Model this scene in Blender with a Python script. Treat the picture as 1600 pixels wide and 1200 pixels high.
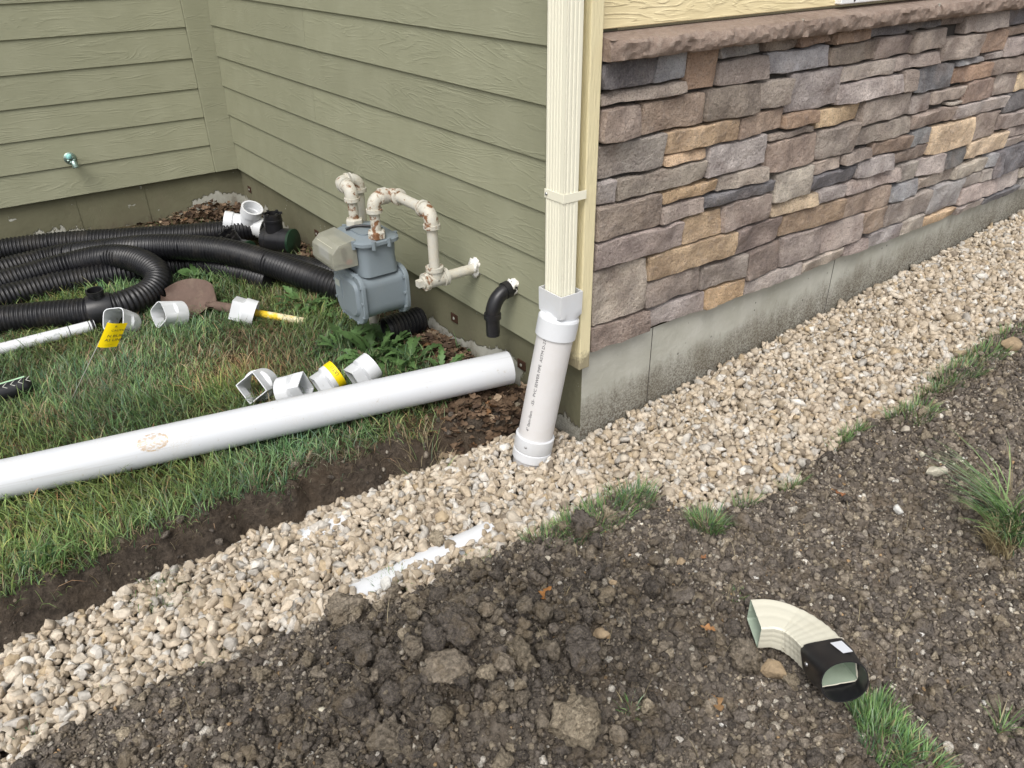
import bpy, bmesh, math, random
import numpy as np
from mathutils import Vector, Matrix

for o in list(bpy.data.objects): bpy.data.objects.remove(o)
sc = bpy.context.scene
COL = sc.collection
R = math.radians
rng = np.random.default_rng(7)
random.seed(7)

# ------------------------------------------------------------------ camera
CAM = np.array([-1.3998, -1.7129, 1.1824])
YAW, PIT, ROL, FPX = 0.9442, -0.5271, -0.0146, 1221.1
_fw = np.array([math.cos(PIT)*math.cos(YAW), math.cos(PIT)*math.sin(YAW), math.sin(PIT)])
_r = np.array([math.sin(YAW), -math.cos(YAW), 0.0]); _u = np.cross(_r, _fw)
_r2 = math.cos(ROL)*_r + math.sin(ROL)*_u
_u2 = -math.sin(ROL)*_r + math.cos(ROL)*_u
cd = bpy.data.cameras.new('camera'); cam = bpy.data.objects.new('camera', cd); COL.objects.link(cam)
cd.sensor_width = 36.0; cd.lens = FPX/1600*36.0; cd.clip_start = 0.05; cd.clip_end = 500
cam.matrix_world = Matrix(((_r2[0], _u2[0], -_fw[0], CAM[0]), (_r2[1], _u2[1], -_fw[1], CAM[1]),
                           (_r2[2], _u2[2], -_fw[2], CAM[2]), (0, 0, 0, 1)))
sc.camera = cam

def ray(px, py): return _fw + _r2*(px-800)/FPX - _u2*(py-600)/FPX
def at_z(px, py, z): d = ray(px, py); return CAM + d*(z-CAM[2])/d[2]
def at_x(px, py, x): d = ray(px, py); return CAM + d*(x-CAM[0])/d[0]
def at_y(px, py, y): d = ray(px, py); return CAM + d*(y-CAM[1])/d[1]

# ------------------------------------------------------------------ light
SUN_EL, SUN_AZ = 55.0, 221.0          # azimuth of the sun, counted from +X towards +Y
w = bpy.data.worlds.new('World'); sc.world = w; w.use_nodes = True
nt = w.node_tree; nt.nodes.clear()
wo = nt.nodes.new('ShaderNodeOutputWorld'); bg = nt.nodes.new('ShaderNodeBackground')
sky = nt.nodes.new('ShaderNodeTexSky'); sky.sky_type = 'NISHITA'; sky.sun_disc = False
sky.sun_elevation = R(SUN_EL); sky.sun_rotation = R(90.0-SUN_AZ); sky.air_density = 1.0; sky.dust_density = 4.0; sky.ozone_density = 1.0
hs = nt.nodes.new('ShaderNodeHueSaturation'); hs.inputs['Saturation'].default_value = 0.30
nt.links.new(sky.outputs[0], hs.inputs['Color']); nt.links.new(hs.outputs[0], bg.inputs[0]); nt.links.new(bg.outputs[0], wo.inputs[0])
bg.inputs[1].default_value = 0.15
sl = bpy.data.lights.new('sun', 'SUN'); so = bpy.data.objects.new('sun', sl); COL.objects.link(so)
sl.energy = 1.4; sl.angle = R(30); sl.color = (1.0, 0.97, 0.92)
_sd = Vector((math.cos(R(SUN_EL))*math.cos(R(SUN_AZ)), math.cos(R(SUN_EL))*math.sin(R(SUN_AZ)), math.sin(R(SUN_EL))))
so.rotation_euler = _sd.to_track_quat('Z', 'Y').to_euler()
so.location = (-3, -3, 6)
sc.view_settings.view_transform = 'Standard'; sc.view_settings.look = 'None'
sc.view_settings.exposure = 0.45; sc.view_settings.gamma = 1.0; sc.view_settings.use_curve_mapping = False
sc.render.resolution_x = 1024; sc.render.resolution_y = 768

# ------------------------------------------------------------------ helpers: noise
def _hash(ix, iy, iz, seed):
    h = (ix*374761393 + iy*668265263 + iz*2147483647 + seed*144665) & 0xffffffff
    h = ((h ^ (h >> 13))*1274126177) & 0xffffffff
    h = h ^ (h >> 16)
    return (h & 0xffff)/32767.5 - 1.0
def vnoise(p, seed=0):
    p = np.asarray(p, float)
    i = np.floor(p).astype(np.int64); f = p - i; f = f*f*(3-2*f)
    x, y, z = i[..., 0], i[..., 1], i[..., 2]; fx, fy, fz = f[..., 0], f[..., 1], f[..., 2]
    def L(a, b, t): return a + (b-a)*t
    H = lambda a, b, c: _hash(x+a, y+b, z+c, seed)
    return L(L(L(H(0,0,0), H(1,0,0), fx), L(H(0,1,0), H(1,1,0), fx), fy),
             L(L(H(0,0,1), H(1,0,1), fx), L(H(0,1,1), H(1,1,1), fx), fy), fz)
def fbm(p, octv=4, seed=0, gain=0.5):
    p = np.asarray(p, float); s = 0; a = 1.0
    for k in range(octv):
        s = s + a*vnoise(p*(2.03**k) + 17.3*k, seed+k); a *= gain
    return s
def sstep(a, b, t):
    t = np.clip((t-a)/(b-a), 0, 1); return t*t*(3-2*t)

# ------------------------------------------------------------------ helpers: mesh
class MB:
    def __init__(s): s.v = []; s.f = []; s.n = 0
    def add(s, v, f):
        v = [tuple(map(float, q)) for q in v]; s.v += v; s.f += [tuple(i+s.n for i in q) for q in f]; s.n += len(v); return s
    def box(s, x0, x1, y0, y1, z0, z1):
        return s.add([(x0,y0,z0),(x1,y0,z0),(x1,y1,z0),(x0,y1,z0),(x0,y0,z1),(x1,y0,z1),(x1,y1,z1),(x0,y1,z1)],
                     [(3,2,1,0),(4,5,6,7),(0,1,5,4),(1,2,6,5),(2,3,7,6),(3,0,4,7)])
    def loft(s, rings, closed=True, cap0=False, cap1=False):
        n = len(rings[0]); v = [q for r in rings for q in r]; f = []
        for k in range(len(rings)-1):
            for i in range(n if closed else n-1):
                j = (i+1) % n
                f.append((k*n+i, k*n+j, (k+1)*n+j, (k+1)*n+i))
        if cap0: f.append(tuple(range(n-1, -1, -1)))
        if cap1: m = (len(rings)-1)*n; f.append(tuple(m+i for i in range(n)))
        return s.add(v, f)
    def build(s, name, mat=None, parent=None, smooth=False, bevel=0, auto=None):
        me = bpy.data.meshes.new(name); me.from_pydata(s.v, [], s.f); me.update()
        return link(name, me, mat, parent, smooth, bevel, auto)

def link(name, me, mat=None, parent=None, smooth=False, bevel=0, auto=None):
    if mat and not me.materials: me.materials.append(mat)
    o = bpy.data.objects.new(name, me); COL.objects.link(o)
    if parent: o.parent = parent
    if bevel:
        bm = bmesh.new(); bm.from_mesh(me)
        es = [e for e in bm.edges if len(e.link_faces) == 2 and e.calc_face_angle(0) > 0.6]
        bmesh.ops.bevel(bm, geom=es, offset=bevel, segments=2, affect='EDGES', profile=0.5, clamp_overlap=True)
        bm.to_mesh(me); bm.free()
    if smooth:
        me.polygons.foreach_set('use_smooth', [True]*len(me.polygons))
        if auto: me.set_sharp_from_angle(angle=R(auto))
    return o

def fast_mesh(name, V, T, col=None, smooth=False):
    """V (n,3), T (m,3) triangles, col (n,3) -> mesh with point colour attribute 'col'"""
    me = bpy.data.meshes.new(name); n = len(V); m = len(T)
    me.vertices.add(n); me.vertices.foreach_set('co', np.ascontiguousarray(V, np.float32).ravel())
    me.loops.add(m*3); me.loops.foreach_set('vertex_index', np.ascontiguousarray(T, np.int32).ravel())
    me.polygons.add(m); me.polygons.foreach_set('loop_start', np.arange(0, m*3, 3, dtype=np.int32))
    if smooth: me.polygons.foreach_set('use_smooth', np.ones(m, bool))
    me.update(calc_edges=True)
    if col is not None:
        a = me.attributes.new('col', 'FLOAT_COLOR', 'POINT')
        c = np.ones((n, 4), np.float32); c[:, :3] = col; a.data.foreach_set('color', c.ravel())
    return me

def empty(name, loc=(0, 0, 0), rot=(0, 0, 0)):
    o = bpy.data.objects.new(name, None); COL.objects.link(o); o.location = loc; o.rotation_euler = rot
    o.empty_display_size = 0.05
    return o
def tag(o, label, cat, group=None, kind=None):
    if label: o['label'] = label
    if cat: o['category'] = cat
    if group: o['group'] = group
    if kind: o['kind'] = kind
    return o

def catmull(P, n=12):
    P = [np.asarray(p, float) for p in P]; Q = [2*P[0]-P[1]] + P + [2*P[-1]-P[-2]]; out = []
    for k in range(1, len(Q)-2):
        a, b, c, d = Q[k-1], Q[k], Q[k+1], Q[k+2]
        for i in range(n):
            t = i/n
            out.append(0.5*((2*b) + (-a+c)*t + (2*a-5*b+4*c-d)*t*t + (-a+3*b-3*c+d)*t**3))
    out.append(P[-1]); return np.array(out)
def resample(P, step):
    d = np.r_[0, np.cumsum(np.linalg.norm(np.diff(P, axis=0), axis=1))]
    n = max(2, int(round(d[-1]/step))+1); s = np.linspace(0, d[-1], n)
    return np.stack([np.interp(s, d, P[:, k]) for k in range(3)], 1), s
def frames(P, up=(0, 0, 1)):
    T = np.gradient(P, axis=0); T /= np.linalg.norm(T, axis=1)[:, None]
    N = []; n = np.asarray(up, float)
    if abs(n @ T[0]) > 0.95: n = np.array([1.0, 0, 0])
    for t in T:
        n = n - (n @ t)*t; n = n/np.linalg.norm(n); N.append(n)
    N = np.array(N); return T, N, np.cross(T, N)
def ring(c, n, b, r, seg, ph=0.0):
    a = np.linspace(0, 2*math.pi, seg, endpoint=False) + ph
    return [c + r*(math.cos(t)*n + math.sin(t)*b) for t in a]
def tube(mb, P, rad, seg=20, up=(0, 0, 1), cap0=True, cap1=True):
    P = np.asarray(P, float); T, N, B = frames(P, up); rad = np.broadcast_to(rad, (len(P),))
    return mb.loft([ring(P[i], N[i], B[i], rad[i], seg) for i in range(len(P))], True, cap0, cap1)
def lathe(mb, A, D, prof, seg=28, up=(0, 0, 1)):
    """prof: list of (distance along axis, radius); open profile, walls can double back to be hollow"""
    A = np.asarray(A, float); D = np.asarray(D, float); D = D/np.linalg.norm(D); n = np.asarray(up, float)
    if abs(n @ D) > 0.95: n = np.array([1.0, 0, 0])
    n = n - (n @ D)*D; n /= np.linalg.norm(n); b = np.cross(D, n)
    return mb.loft([ring(A + D*h, n, b, max(r, 1e-4), seg) for h, r in prof], True, False, False)

def ico(sub):
    bm = bmesh.new(); bmesh.ops.create_icosphere(bm, subdivisions=sub, radius=1.0)
    bm.verts.ensure_lookup_table()
    V = np.array([v.co[:] for v in bm.verts]); T = np.array([[v.index for v in f.verts] for f in bm.faces]); bm.free()
    return V, T
ICO = {1: ico(1), 2: ico(2), 3: ico(3), 4: ico(4)}

def rock_variant(sub, seed, planes=13, soft=0.0):
    """crushed stone: unit sphere cut by random planes"""
    V, T = ICO[sub]; g = np.random.default_rng(seed)
    N = g.normal(size=(planes, 3)); N /= np.linalg.norm(N, axis=1)[:, None]; h = g.uniform(0.46, 0.84, planes)
    d = V @ N.T; t = np.where(d > 1e-3, h[None]/np.maximum(d, 1e-3), 9.0)
    r = np.minimum(t.min(1), 1.0); r = r/r.mean()
    return V*r[:, None]*0.86, T
def hull_rock(seed, npts=13, bev=0.05):
    """crushed stone: convex hull of scattered points with worn edges"""
    g = np.random.default_rng(seed); P = g.normal(size=(npts, 3)); P /= np.linalg.norm(P, axis=1)[:, None]; P *= g.uniform(0.93, 1.05, npts)[:, None]
    bm = bmesh.new()
    for p in P: bm.verts.new(p)
    bmesh.ops.convex_hull(bm, input=list(bm.verts))
    for v in [v for v in bm.verts if not v.link_faces]: bm.verts.remove(v)
    bmesh.ops.dissolve_limit(bm, angle_limit=R(14), verts=bm.verts[:], edges=bm.edges[:])
    if bev: bmesh.ops.bevel(bm, geom=bm.edges[:], offset=bev, segments=1, affect='EDGES', clamp_overlap=True)
    bmesh.ops.triangulate(bm, faces=bm.faces[:]); bm.verts.index_update(); bm.verts.ensure_lookup_table()
    V = np.array([v.co[:] for v in bm.verts]); T = np.array([[v.index for v in f.verts] for f in bm.faces]); bm.free()
    V = V - V.mean(0); return V/np.linalg.norm(V, axis=1).mean()*0.88, T
def clod_variant(sub, seed, amp=0.35, fr=1.6):
    V, T = ICO[sub]
    if sub > 1: V0 = rock_variant(sub, seed+500, 8)[0]; base_r = np.linalg.norm(V0, axis=1)*1.1
    else: base_r = 1.0
    r = base_r + (amp*0.52*fbm(V*fr*1.9 + seed*3.7, 5, seed, 0.74) if sub > 2 else amp*0.5*fbm(V*fr + seed*3.7, 2, seed, 0.68))
    return V*r[:, None], T
def rot_mats(n, g):
    q = g.normal(size=(n, 4)); q /= np.linalg.norm(q, axis=1)[:, None]
    w_, x, y, z = q.T
    return np.stack([np.stack([1-2*(y*y+z*z), 2*(x*y-z*w_), 2*(x*z+y*w_)], -1),
                     np.stack([2*(x*y+z*w_), 1-2*(x*x+z*z), 2*(y*z-x*w_)], -1),
                     np.stack([2*(x*z-y*w_), 2*(y*z+x*w_), 1-2*(x*x+y*y)], -1)], 1)
def bake(variants, pos, scale, rot, col, g):
    vi = g.integers(0, len(variants), len(pos)); VV = []; TT = []; CC = []; off = 0
    for k, (V, T) in enumerate(variants):
        s = np.nonzero(vi == k)[0]
        if not len(s): continue
        P = np.einsum('nij,nvj->nvi', rot[s], V[None]*scale[s][:, None, :]) + pos[s][:, None, :]
        n = len(V); VV.append(P.reshape(-1, 3))
        TT.append((T[None] + (np.arange(len(s))*n)[:, None, None] + off).reshape(-1, 3)); off += n*len(s)
        CC.append(np.repeat(col[s], n, 0))
    return np.concatenate(VV), np.concatenate(TT), np.concatenate(CC)
def merge(parts):
    VV = []; TT = []; CC = []; off = 0
    for V, T, C_ in parts: VV.append(V); TT.append(T+off); CC.append(C_); off += len(V)
    return np.concatenate(VV), np.concatenate(TT), np.concatenate(CC)

# ------------------------------------------------------------------ helpers: materials
class NT:
    def __init__(s, name):
        s.m = bpy.data.materials.new(name); s.m.use_nodes = True; s.t = s.m.node_tree
        s.b = s.t.nodes['Principled BSDF']; s.b.inputs['Specular IOR Level'].default_value = 0.35
        s.tc = s.t.nodes.new('ShaderNodeTexCoord')
    def n(s, typ, **kw):
        q = s.t.nodes.new(typ)
        for k, v in kw.items():
            if k.startswith('i_'): q.inputs[k[2:].replace('_', ' ')].default_value = v
            else: setattr(q, k, v)
        return q
    def l(s, a, b): s.t.links.new(a, b)
    def map(s, src, scale=(1, 1, 1), loc=(0, 0, 0)):
        q = s.n('ShaderNodeMapping'); q.inputs['Scale'].default_value = scale; q.inputs['Location'].default_value = loc
        s.l(src, q.inputs['Vector']); return q.outputs[0]
    def noise(s, vec, scale, detail=4, rough=0.55, dist=0.0):
        q = s.n('ShaderNodeTexNoise'); q.inputs['Scale'].default_value = scale; q.inputs['Detail'].default_value = detail
        q.inputs['Roughness'].default_value = rough; q.inputs['Distortion'].default_value = dist
        s.l(vec, q.inputs['Vector']); return q.outputs['Fac']
    def voro(s, vec, scale, feature='F1', out='Distance'):
        q = s.n('ShaderNodeTexVoronoi', feature=feature); q.inputs['Scale'].default_value = scale
        s.l(vec, q.inputs['Vector']); return q.outputs[out]
    def ramp(s, fac, stops):
        q = s.n('ShaderNodeValToRGB'); e = q.color_ramp.elements
        while len(e) < len(stops): e.new(0.5)
        for k, (p, c) in enumerate(stops):
            e[k].position = p; e[k].color = (c, c, c, 1) if isinstance(c, (int, float)) else (*c, 1)
        s.l(fac, q.inputs[0]); return q.outputs[0]
    def mix(s, fac, a, b, mode='MIX'):
        q = s.n('ShaderNodeMix', data_type='RGBA', blend_type=mode)
        for sock, val in ((q.inputs[0], fac), (q.inputs[6], a), (q.inputs[7], b)):
            if isinstance(val, (int, float)): sock.default_value = val
            elif isinstance(val, tuple): sock.default_value = (*val, 1)
            else: s.l(val, sock)
        return q.outputs[2]
    def math(s, op, a, b=0.0, c=0.0):
        q = s.n('ShaderNodeMath', operation=op)
        for k, v in enumerate((a, b, c)):
            if isinstance(v, (int, float)): q.inputs[k].default_value = v
            else: s.l(v, q.inputs[k])
        return q.outputs[0]
    def sep(s, vec):
        q = s.n('ShaderNodeSeparateXYZ'); s.l(vec, q.inputs[0]); return q.outputs
    def comb(s, x, y, z):
        q = s.n('ShaderNodeCombineXYZ')
        for k, v in enumerate((x, y, z)):
            if isinstance(v, (int, float)): q.inputs[k].default_value = v
            else: s.l(v, q.inputs[k])
        return q.outputs[0]
    def bump(s, h, dist, strength=1.0, prev=None):
        q = s.n('ShaderNodeBump'); q.inputs['Strength'].default_value = strength; q.inputs['Distance'].default_value = dist
        s.l(h, q.inputs['Height'])
        if prev: s.l(prev, q.inputs['Normal'])
        return q.outputs[0]
    def out(s, col=None, rough=None, normal=None, metal=0.0, spec=None):
        for sock, val in (('Base Color', col), ('Roughness', rough), ('Normal', normal)):
            if val is None: continue
            if isinstance(val, (int, float)): s.b.inputs[sock].default_value = val
            elif isinstance(val, tuple): s.b.inputs[sock].default_value = (*val, 1)
            else: s.l(val, s.b.inputs[sock])
        s.b.inputs['Metallic'].default_value = metal
        if spec is not None: s.b.inputs['Specular IOR Level'].default_value = spec
        return s.m

def m_siding(name, c1, c2, amp=0.0016):
    k = NT(name); oi = k.n('ShaderNodeObjectInfo'); X = k.sep(k.tc.outputs['Object'])
    rx = k.math('MULTIPLY', oi.outputs['Random'], 37.0)
    v = k.comb(k.math('ADD', k.math('MULTIPLY', X[0], 1.35), rx), rx, k.math('MULTIPLY', X[2], 9.0))
    big = k.noise(v, 1.25, 2, 0.45, 0.6)
    fine = k.noise(k.comb(k.math('ADD', k.math('MULTIPLY', X[0], 9.0), rx), rx, k.math('MULTIPLY', X[2], 60.0)), 2.0, 4, 0.6)
    ph = k.math('ADD', k.math('MULTIPLY', big, 92.0), k.math('MULTIPLY', fine, 7.0))
    rid = k.math('POWER', k.math('ADD', k.math('MULTIPLY', k.math('SINE', ph), 0.5), 0.5), 3.5)
    msk = k.ramp(k.noise(v, 2.6, 3, 0.6), [(0.42, 0.08), (0.66, 1.0)])
    h = k.math('ADD', k.math('MULTIPLY', rid, msk), k.math('MULTIPLY', fine, 0.7))
    nrm = k.bump(h, amp, 1.0)
    mott = k.noise(k.tc.outputs['Object'], 7.0, 4, 0.6)
    c = k.mix(k.ramp(mott, [(0.35, 0.0), (0.7, 1.0)]), c1, c2)
    tone = k.math('ADD', k.math('MULTIPLY', oi.outputs['Random'], 0.10), 0.95)
    hsv = k.n('ShaderNodeHueSaturation'); k.l(c, hsv.inputs['Color']); k.l(tone, hsv.inputs['Value'])
    dust = k.ramp(k.noise(k.tc.outputs['Object'], 120.0, 2, 0.5), [(0.72, 0.0), (0.80, 0.22)])
    c = k.mix(dust, hsv.outputs[0], tuple(min(1, q*1.5) for q in c2))
    return k.out(c, 0.62, nrm, spec=0.3)
M = {}
M['green'] = m_siding('green_siding_paint', (0.264, 0.266, 0.180), (0.294, 0.295, 0.204), 0.0009)
M['cream'] = m_siding('cream_siding_paint', (0.66, 0.565, 0.335), (0.74, 0.64, 0.40), 0.0022)

def m_stone():
    k = NT('veneer_stone'); oi = k.n('ShaderNodeObjectInfo'); ob = k.tc.outputs['Object']
    off = k.n('ShaderNodeVectorMath', operation='ADD'); k.l(ob, off.inputs[0])
    k.l(k.comb(k.math('MULTIPLY', oi.outputs['Random'], 31.0), 0.0, k.math('MULTIPLY', oi.outputs['Random'], 17.0)), off.inputs[1])
    v = off.outputs[0]
    n1 = k.noise(v, 11.0, 4, 0.6); n2 = k.noise(v, 45.0, 6, 0.68); n3 = k.noise(v, 190.0, 5, 0.75); n4 = k.noise(v, 6.0, 3, 0.5, 0.8)
    c = oi.outputs['Color']
    dark = k.mix(1.0, c, (0.68, 0.66, 0.67), 'MULTIPLY'); lite = k.mix(1.0, c, (1.22, 1.21, 1.20), 'MULTIPLY')
    a = k.mix(k.ramp(n1, [(0.36, 0.0), (0.66, 1.0)]), dark, lite)
    a = k.mix(k.math('MULTIPLY', k.ramp(n4, [(0.52, 0.0), (0.70, 1.0)]), 0.22), a, (0.26, 0.165, 0.11))
    sepc = k.math('MULTIPLY', k.ramp(n2, [(0.50, 0.0), (0.72, 1.0)]), 0.4)
    a = k.mix(sepc, a, (0.38, 0.33, 0.30))
    a = k.mix(k.math('MULTIPLY', k.ramp(n3, [(0.34, 1.0), (0.50, 0.0)]), 0.6), a, (0.07, 0.058, 0.054))
    a = k.mix(k.math('MULTIPLY', k.ramp(n3, [(0.55, 0.0), (0.70, 1.0)]), 0.45), a, (0.50, 0.45, 0.41))
    h = k.math('ADD', k.math('MULTIPLY', n2, 1.0), k.math('MULTIPLY', n3, 0.28))
    return k.out(a, 0.88, k.bump(h, 0.017, 1.0), spec=0.2)
M['stone'] = m_stone()

def m_concrete(name, painted):
    k = NT(name); ob = k.tc.outputs['Object']; X = k.sep(ob)
    n1 = k.noise(ob, 5.0, 5, 0.6); n2 = k.noise(ob, 40.0, 5, 0.65); n3 = k.noise(k.map(ob, (1, 1, 0.35)), 16.0, 5, 0.7)
    bare = k.mix(k.ramp(n1, [(0.3, 0.0), (0.7, 1.0)]), (0.37, 0.365, 0.31), (0.49, 0.485, 0.43))
    bare = k.mix(k.math('MULTIPLY', k.ramp(n2, [(0.56, 0.0), (0.70, 1.0)]), 0.35), bare, (0.5, 0.49, 0.45))
    pit = k.ramp(k.voro(ob, 26.0), [(0.0, 1.0), (0.10, 1.0), (0.13, 0.0)])
    bare = k.mix(k.math('MULTIPLY', k.math('MULTIPLY', pit, k.ramp(n1, [(0.5, 0.0), (0.62, 1.0)])), 0.8), bare, (0.05, 0.05, 0.045))
    if painted:
        paint = k.mix(k.ramp(n1, [(0.3, 0.0), (0.7, 1.0)]), (0.135, 0.13, 0.082), (0.175, 0.168, 0.108))
        hgt = k.math('ADD', X[2], k.math('ADD', k.math('MULTIPLY', n1, 0.16), k.math('MULTIPLY', n3, 0.17)))
        peel = k.ramp(k.math('ADD', hgt, k.math('MULTIPLY', k.math('SUBTRACT', k.noise(ob, 1.7, 2, 0.5), 0.42), 0.5)), [(0.0, 1.0), (0.0, 1.0), (0.006, 0.0)])
        chip = k.ramp(k.noise(ob, 22.0, 4, 0.7), [(0.685, 0.0), (0.69, 1.0)])
        peel = k.math('MAXIMUM', peel, chip)
        base = k.mix(peel, paint, bare); hh = k.math('SUBTRACT', k.math('MULTIPLY', n2, 0.4), k.math('MULTIPLY', peel, 0.6))
        g = X[2]; lo = -0.215
    else:
        base = bare; hh = k.math('ADD', k.math('MULTIPLY', n2, 0.5), k.math('MULTIPLY', n3, 0.3))
        g = k.math('SUBTRACT', X[2], k.math('MULTIPLY', X[0], 0.06)); lo = -0.235
    # soil splashed up the foot of the wall
    s1 = k.math('ADD', k.math('SUBTRACT', g, lo), k.math('MULTIPLY', k.math('SUBTRACT', n3, 0.5), 0.20))
    soil = k.ramp(s1, [(0.0, 0.95), (0.06, 0.75), (0.13, 0.0)]) if not painted else k.ramp(s1, [(0.0, 0.6), (0.03, 0.0)])
    sp = k.ramp(k.noise(ob, 150.0, 3, 0.7), [(0.40, 0.35), (0.6, 1.0)])
    base = k.mix(k.math('MULTIPLY', k.ramp(k.noise(k.map(ob, (1, 1, 0.5)), 7.0, 5, 0.65), [(0.48, 0.0), (0.66, 0.45)]), k.ramp(s1, [(0.0, 1.0), (0.22, 0.0)])), base, (0.16, 0.135, 0.095))
    base = k.mix(k.math('MULTIPLY', soil, sp), base, (0.10, 0.082, 0.060))
    return k.out(base, 0.9, k.bump(hh, 0.006, 1.0), spec=0.2)
M['conc'] = m_concrete('bare_concrete', False); M['concp'] = m_concrete('painted_concrete', True)

def m_simple(name, col, rough=0.5, var=0.12, scale=20.0, bump=0.0, spec=0.35, metal=0.0, dirt=None, dirtamt=0.0):
    k = NT(name); ob = k.tc.outputs['Object']; n = k.noise(ob, scale, 4, 0.6)
    lo = tuple(c*(1-var) for c in col); hi = tuple(min(1, c*(1+var)) for c in col)
    c = k.mix(n, lo, hi)
    if dirt:
        d = k.ramp(k.noise(ob, scale*0.7, 6, 0.72, 0.4), [(0.5, 0.0), (0.75, 1.0)])
        c = k.mix(k.math('MULTIPLY', d, dirtamt), c, dirt)
    nr = k.bump(k.noise(ob, scale*4, 4, 0.6), bump, 1.0) if bump else None
    rr = k.math('ADD', k.math('MULTIPLY', n, 0.25), rough-0.12)
    return k.out(c, rr, nr, metal, spec)
M['pvc'] = m_simple('white_pvc', (0.63, 0.645, 0.665), 0.36, 0.03, 9.0, 0, 0.45, dirt=(0.50, 0.45, 0.36), dirtamt=0.25)
M['pvc_dirty'] = m_simple('aged_white_pvc', (0.66, 0.63, 0.59), 0.42, 0.05, 12.0, 0, 0.4, dirt=(0.42, 0.33, 0.22), dirtamt=0.3)
M['black'] = m_simple('black_plastic', (0.012, 0.012, 0.014), 0.36, 0.25, 14.0, 0, 0.42, dirt=(0.06, 0.05, 0.04), dirtamt=0.4)
M['blackpipe'] = m_simple('black_corrugated_plastic', (0.008, 0.008, 0.010), 0.38, 0.25, 12.0, 0, 0.4, dirt=(0.06, 0.052, 0.042), dirtamt=0.4)
M['darkgreen'] = m_simple('dark_green_plastic', (0.012, 0.035, 0.018), 0.4, 0.2, 20.0, 0, 0.4)
M['downspout'] = m_simple('cream_aluminium', (0.80, 0.775, 0.63), 0.40, 0.02, 6.0, 0, 0.45)
M['meter'] = m_simple('grey_blue_enamel', (0.185, 0.22, 0.243), 0.45, 0.08, 10.0, 0.0006, 0.45, dirt=(0.26, 0.26, 0.23), dirtamt=0.25)
M['mortar'] = m_simple('dark_mortar', (0.075, 0.068, 0.062), 0.95, 0.3, 60.0, 0.004, 0.1)
M['capstone'] = None
M['metal'] = m_simple('zinc_screw', (0.42, 0.42, 0.42), 0.35, 0.1, 30, 0, 0.5, 0.9)
M['rusttie'] = m_simple('rusted_steel', (0.055, 0.028, 0.018), 0.85, 0.5, 60, 0.001, 0.2)
M['ink'] = m_simple('black_ink', (0.03, 0.03, 0.035), 0.6, 0.1, 30)
M['yellow'] = m_simple('yellow_vinyl', (0.80, 0.60, 0.005), 0.45, 0.05, 14, 0, 0.35)
M['wire'] = m_simple('pale_wire', (0.45, 0.45, 0.40), 0.5, 0.1, 30)
M['foam'] = m_simple('white_sealant', (0.78, 0.77, 0.73), 0.85, 0.1, 60, 0.002, 0.2, dirt=(0.55, 0.42, 0.25), dirtamt=0.4)
M['paper'] = m_simple('white_paper', (0.70, 0.72, 0.76), 0.6, 0.06, 25)
M['teal'] = m_simple('turquoise_plastic', (0.30, 0.62, 0.60), 0.4, 0.06, 30)
M['chrome'] = m_simple('weathered_chrome', (0.30, 0.40, 0.36), 0.28, 0.5, 60, 0.001, 0.5, 0.8)
M['clear'] = None
M['whitetrim'] = m_simple('white_trim_paint', (0.76, 0.77, 0.77), 0.5, 0.03, 8)

def m_cap():
    k = NT('brown_cap_stone'); ob = k.tc.outputs['Object']
    n1 = k.noise(ob, 9.0, 4, 0.6); n2 = k.noise(ob, 60.0, 5, 0.7); n3 = k.noise(ob, 300.0, 3, 0.6)
    c = k.mix(k.ramp(n1, [(0.35, 0.0), (0.65, 1.0)]), (0.20, 0.148, 0.118), (0.275, 0.21, 0.17))
    c = k.mix(k.math('MULTIPLY', k.ramp(n2, [(0.45, 0.0), (0.65, 1.0)]), 0.5), c, (0.36, 0.30, 0.255))
    c = k.mix(k.math('MULTIPLY', k.ramp(n3, [(0.35, 1.0), (0.5, 0.0)]), 0.35), c, (0.09, 0.07, 0.06))
    return k.out(c, 0.9, k.bump(k.math('ADD', n2, k.math('MULTIPLY', n3, 0.3)), 0.005), spec=0.2)
M['capstone'] = m_cap()

def m_attr(name, rough=0.85, vs=60.0, lo=0.75, hi=1.2, bump=0.0, bs=150.0, spec=0.2, trans=0.0, speck=None):
    k = NT(name); ob = k.tc.outputs['Object']
    at = k.n('ShaderNodeAttribute', attribute_name='col'); n = k.noise(ob, vs, 4, 0.62)
    c = k.mix(1.0, at.outputs['Color'], k.ramp(n, [(0.3, lo), (0.7, hi)]), 'MULTIPLY')
    if speck: c = k.mix(k.math('MULTIPLY', k.ramp(k.noise(ob, 16.0, 4, 0.65), [(0.50, 0.0), (0.64, 1.0)]), 0.55), c, (0.20, 0.155, 0.10))
    if speck: 
        s = k.ramp(k.noise(ob, 320.0, 3, 0.6), [(0.55, 0.0), (0.64, 1.0)])
        c = k.mix(k.math('MULTIPLY', s, 0.6), c, speck)
    nr = k.bump(k.noise(ob, bs, 5, 0.65), bump) if bump else None
    m = k.out(c, rough, nr, spec=spec)
    if trans:
        tl = k.n('ShaderNodeBsdfTranslucent'); k.l(c, tl.inputs[0]); ms = k.n('ShaderNodeMixShader'); ms.inputs[0].default_value = trans
        k.l(k.b.outputs[0], ms.inputs[1]); k.l(tl.outputs[0], ms.inputs[2])
        k.l(ms.outputs[0], k.t.nodes['Material Output'].inputs['Surface'])
    return m
M['gravel'] = m_attr('crushed_limestone', 0.85, 55.0, 0.70, 1.18, 0.004, 110.0, 0.2)
M['clod'] = m_attr('soil_clods', 0.95, 120.0, 0.48, 1.62, 0.016, 170.0, 0.08, speck=(0.26, 0.22, 0.16))
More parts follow.
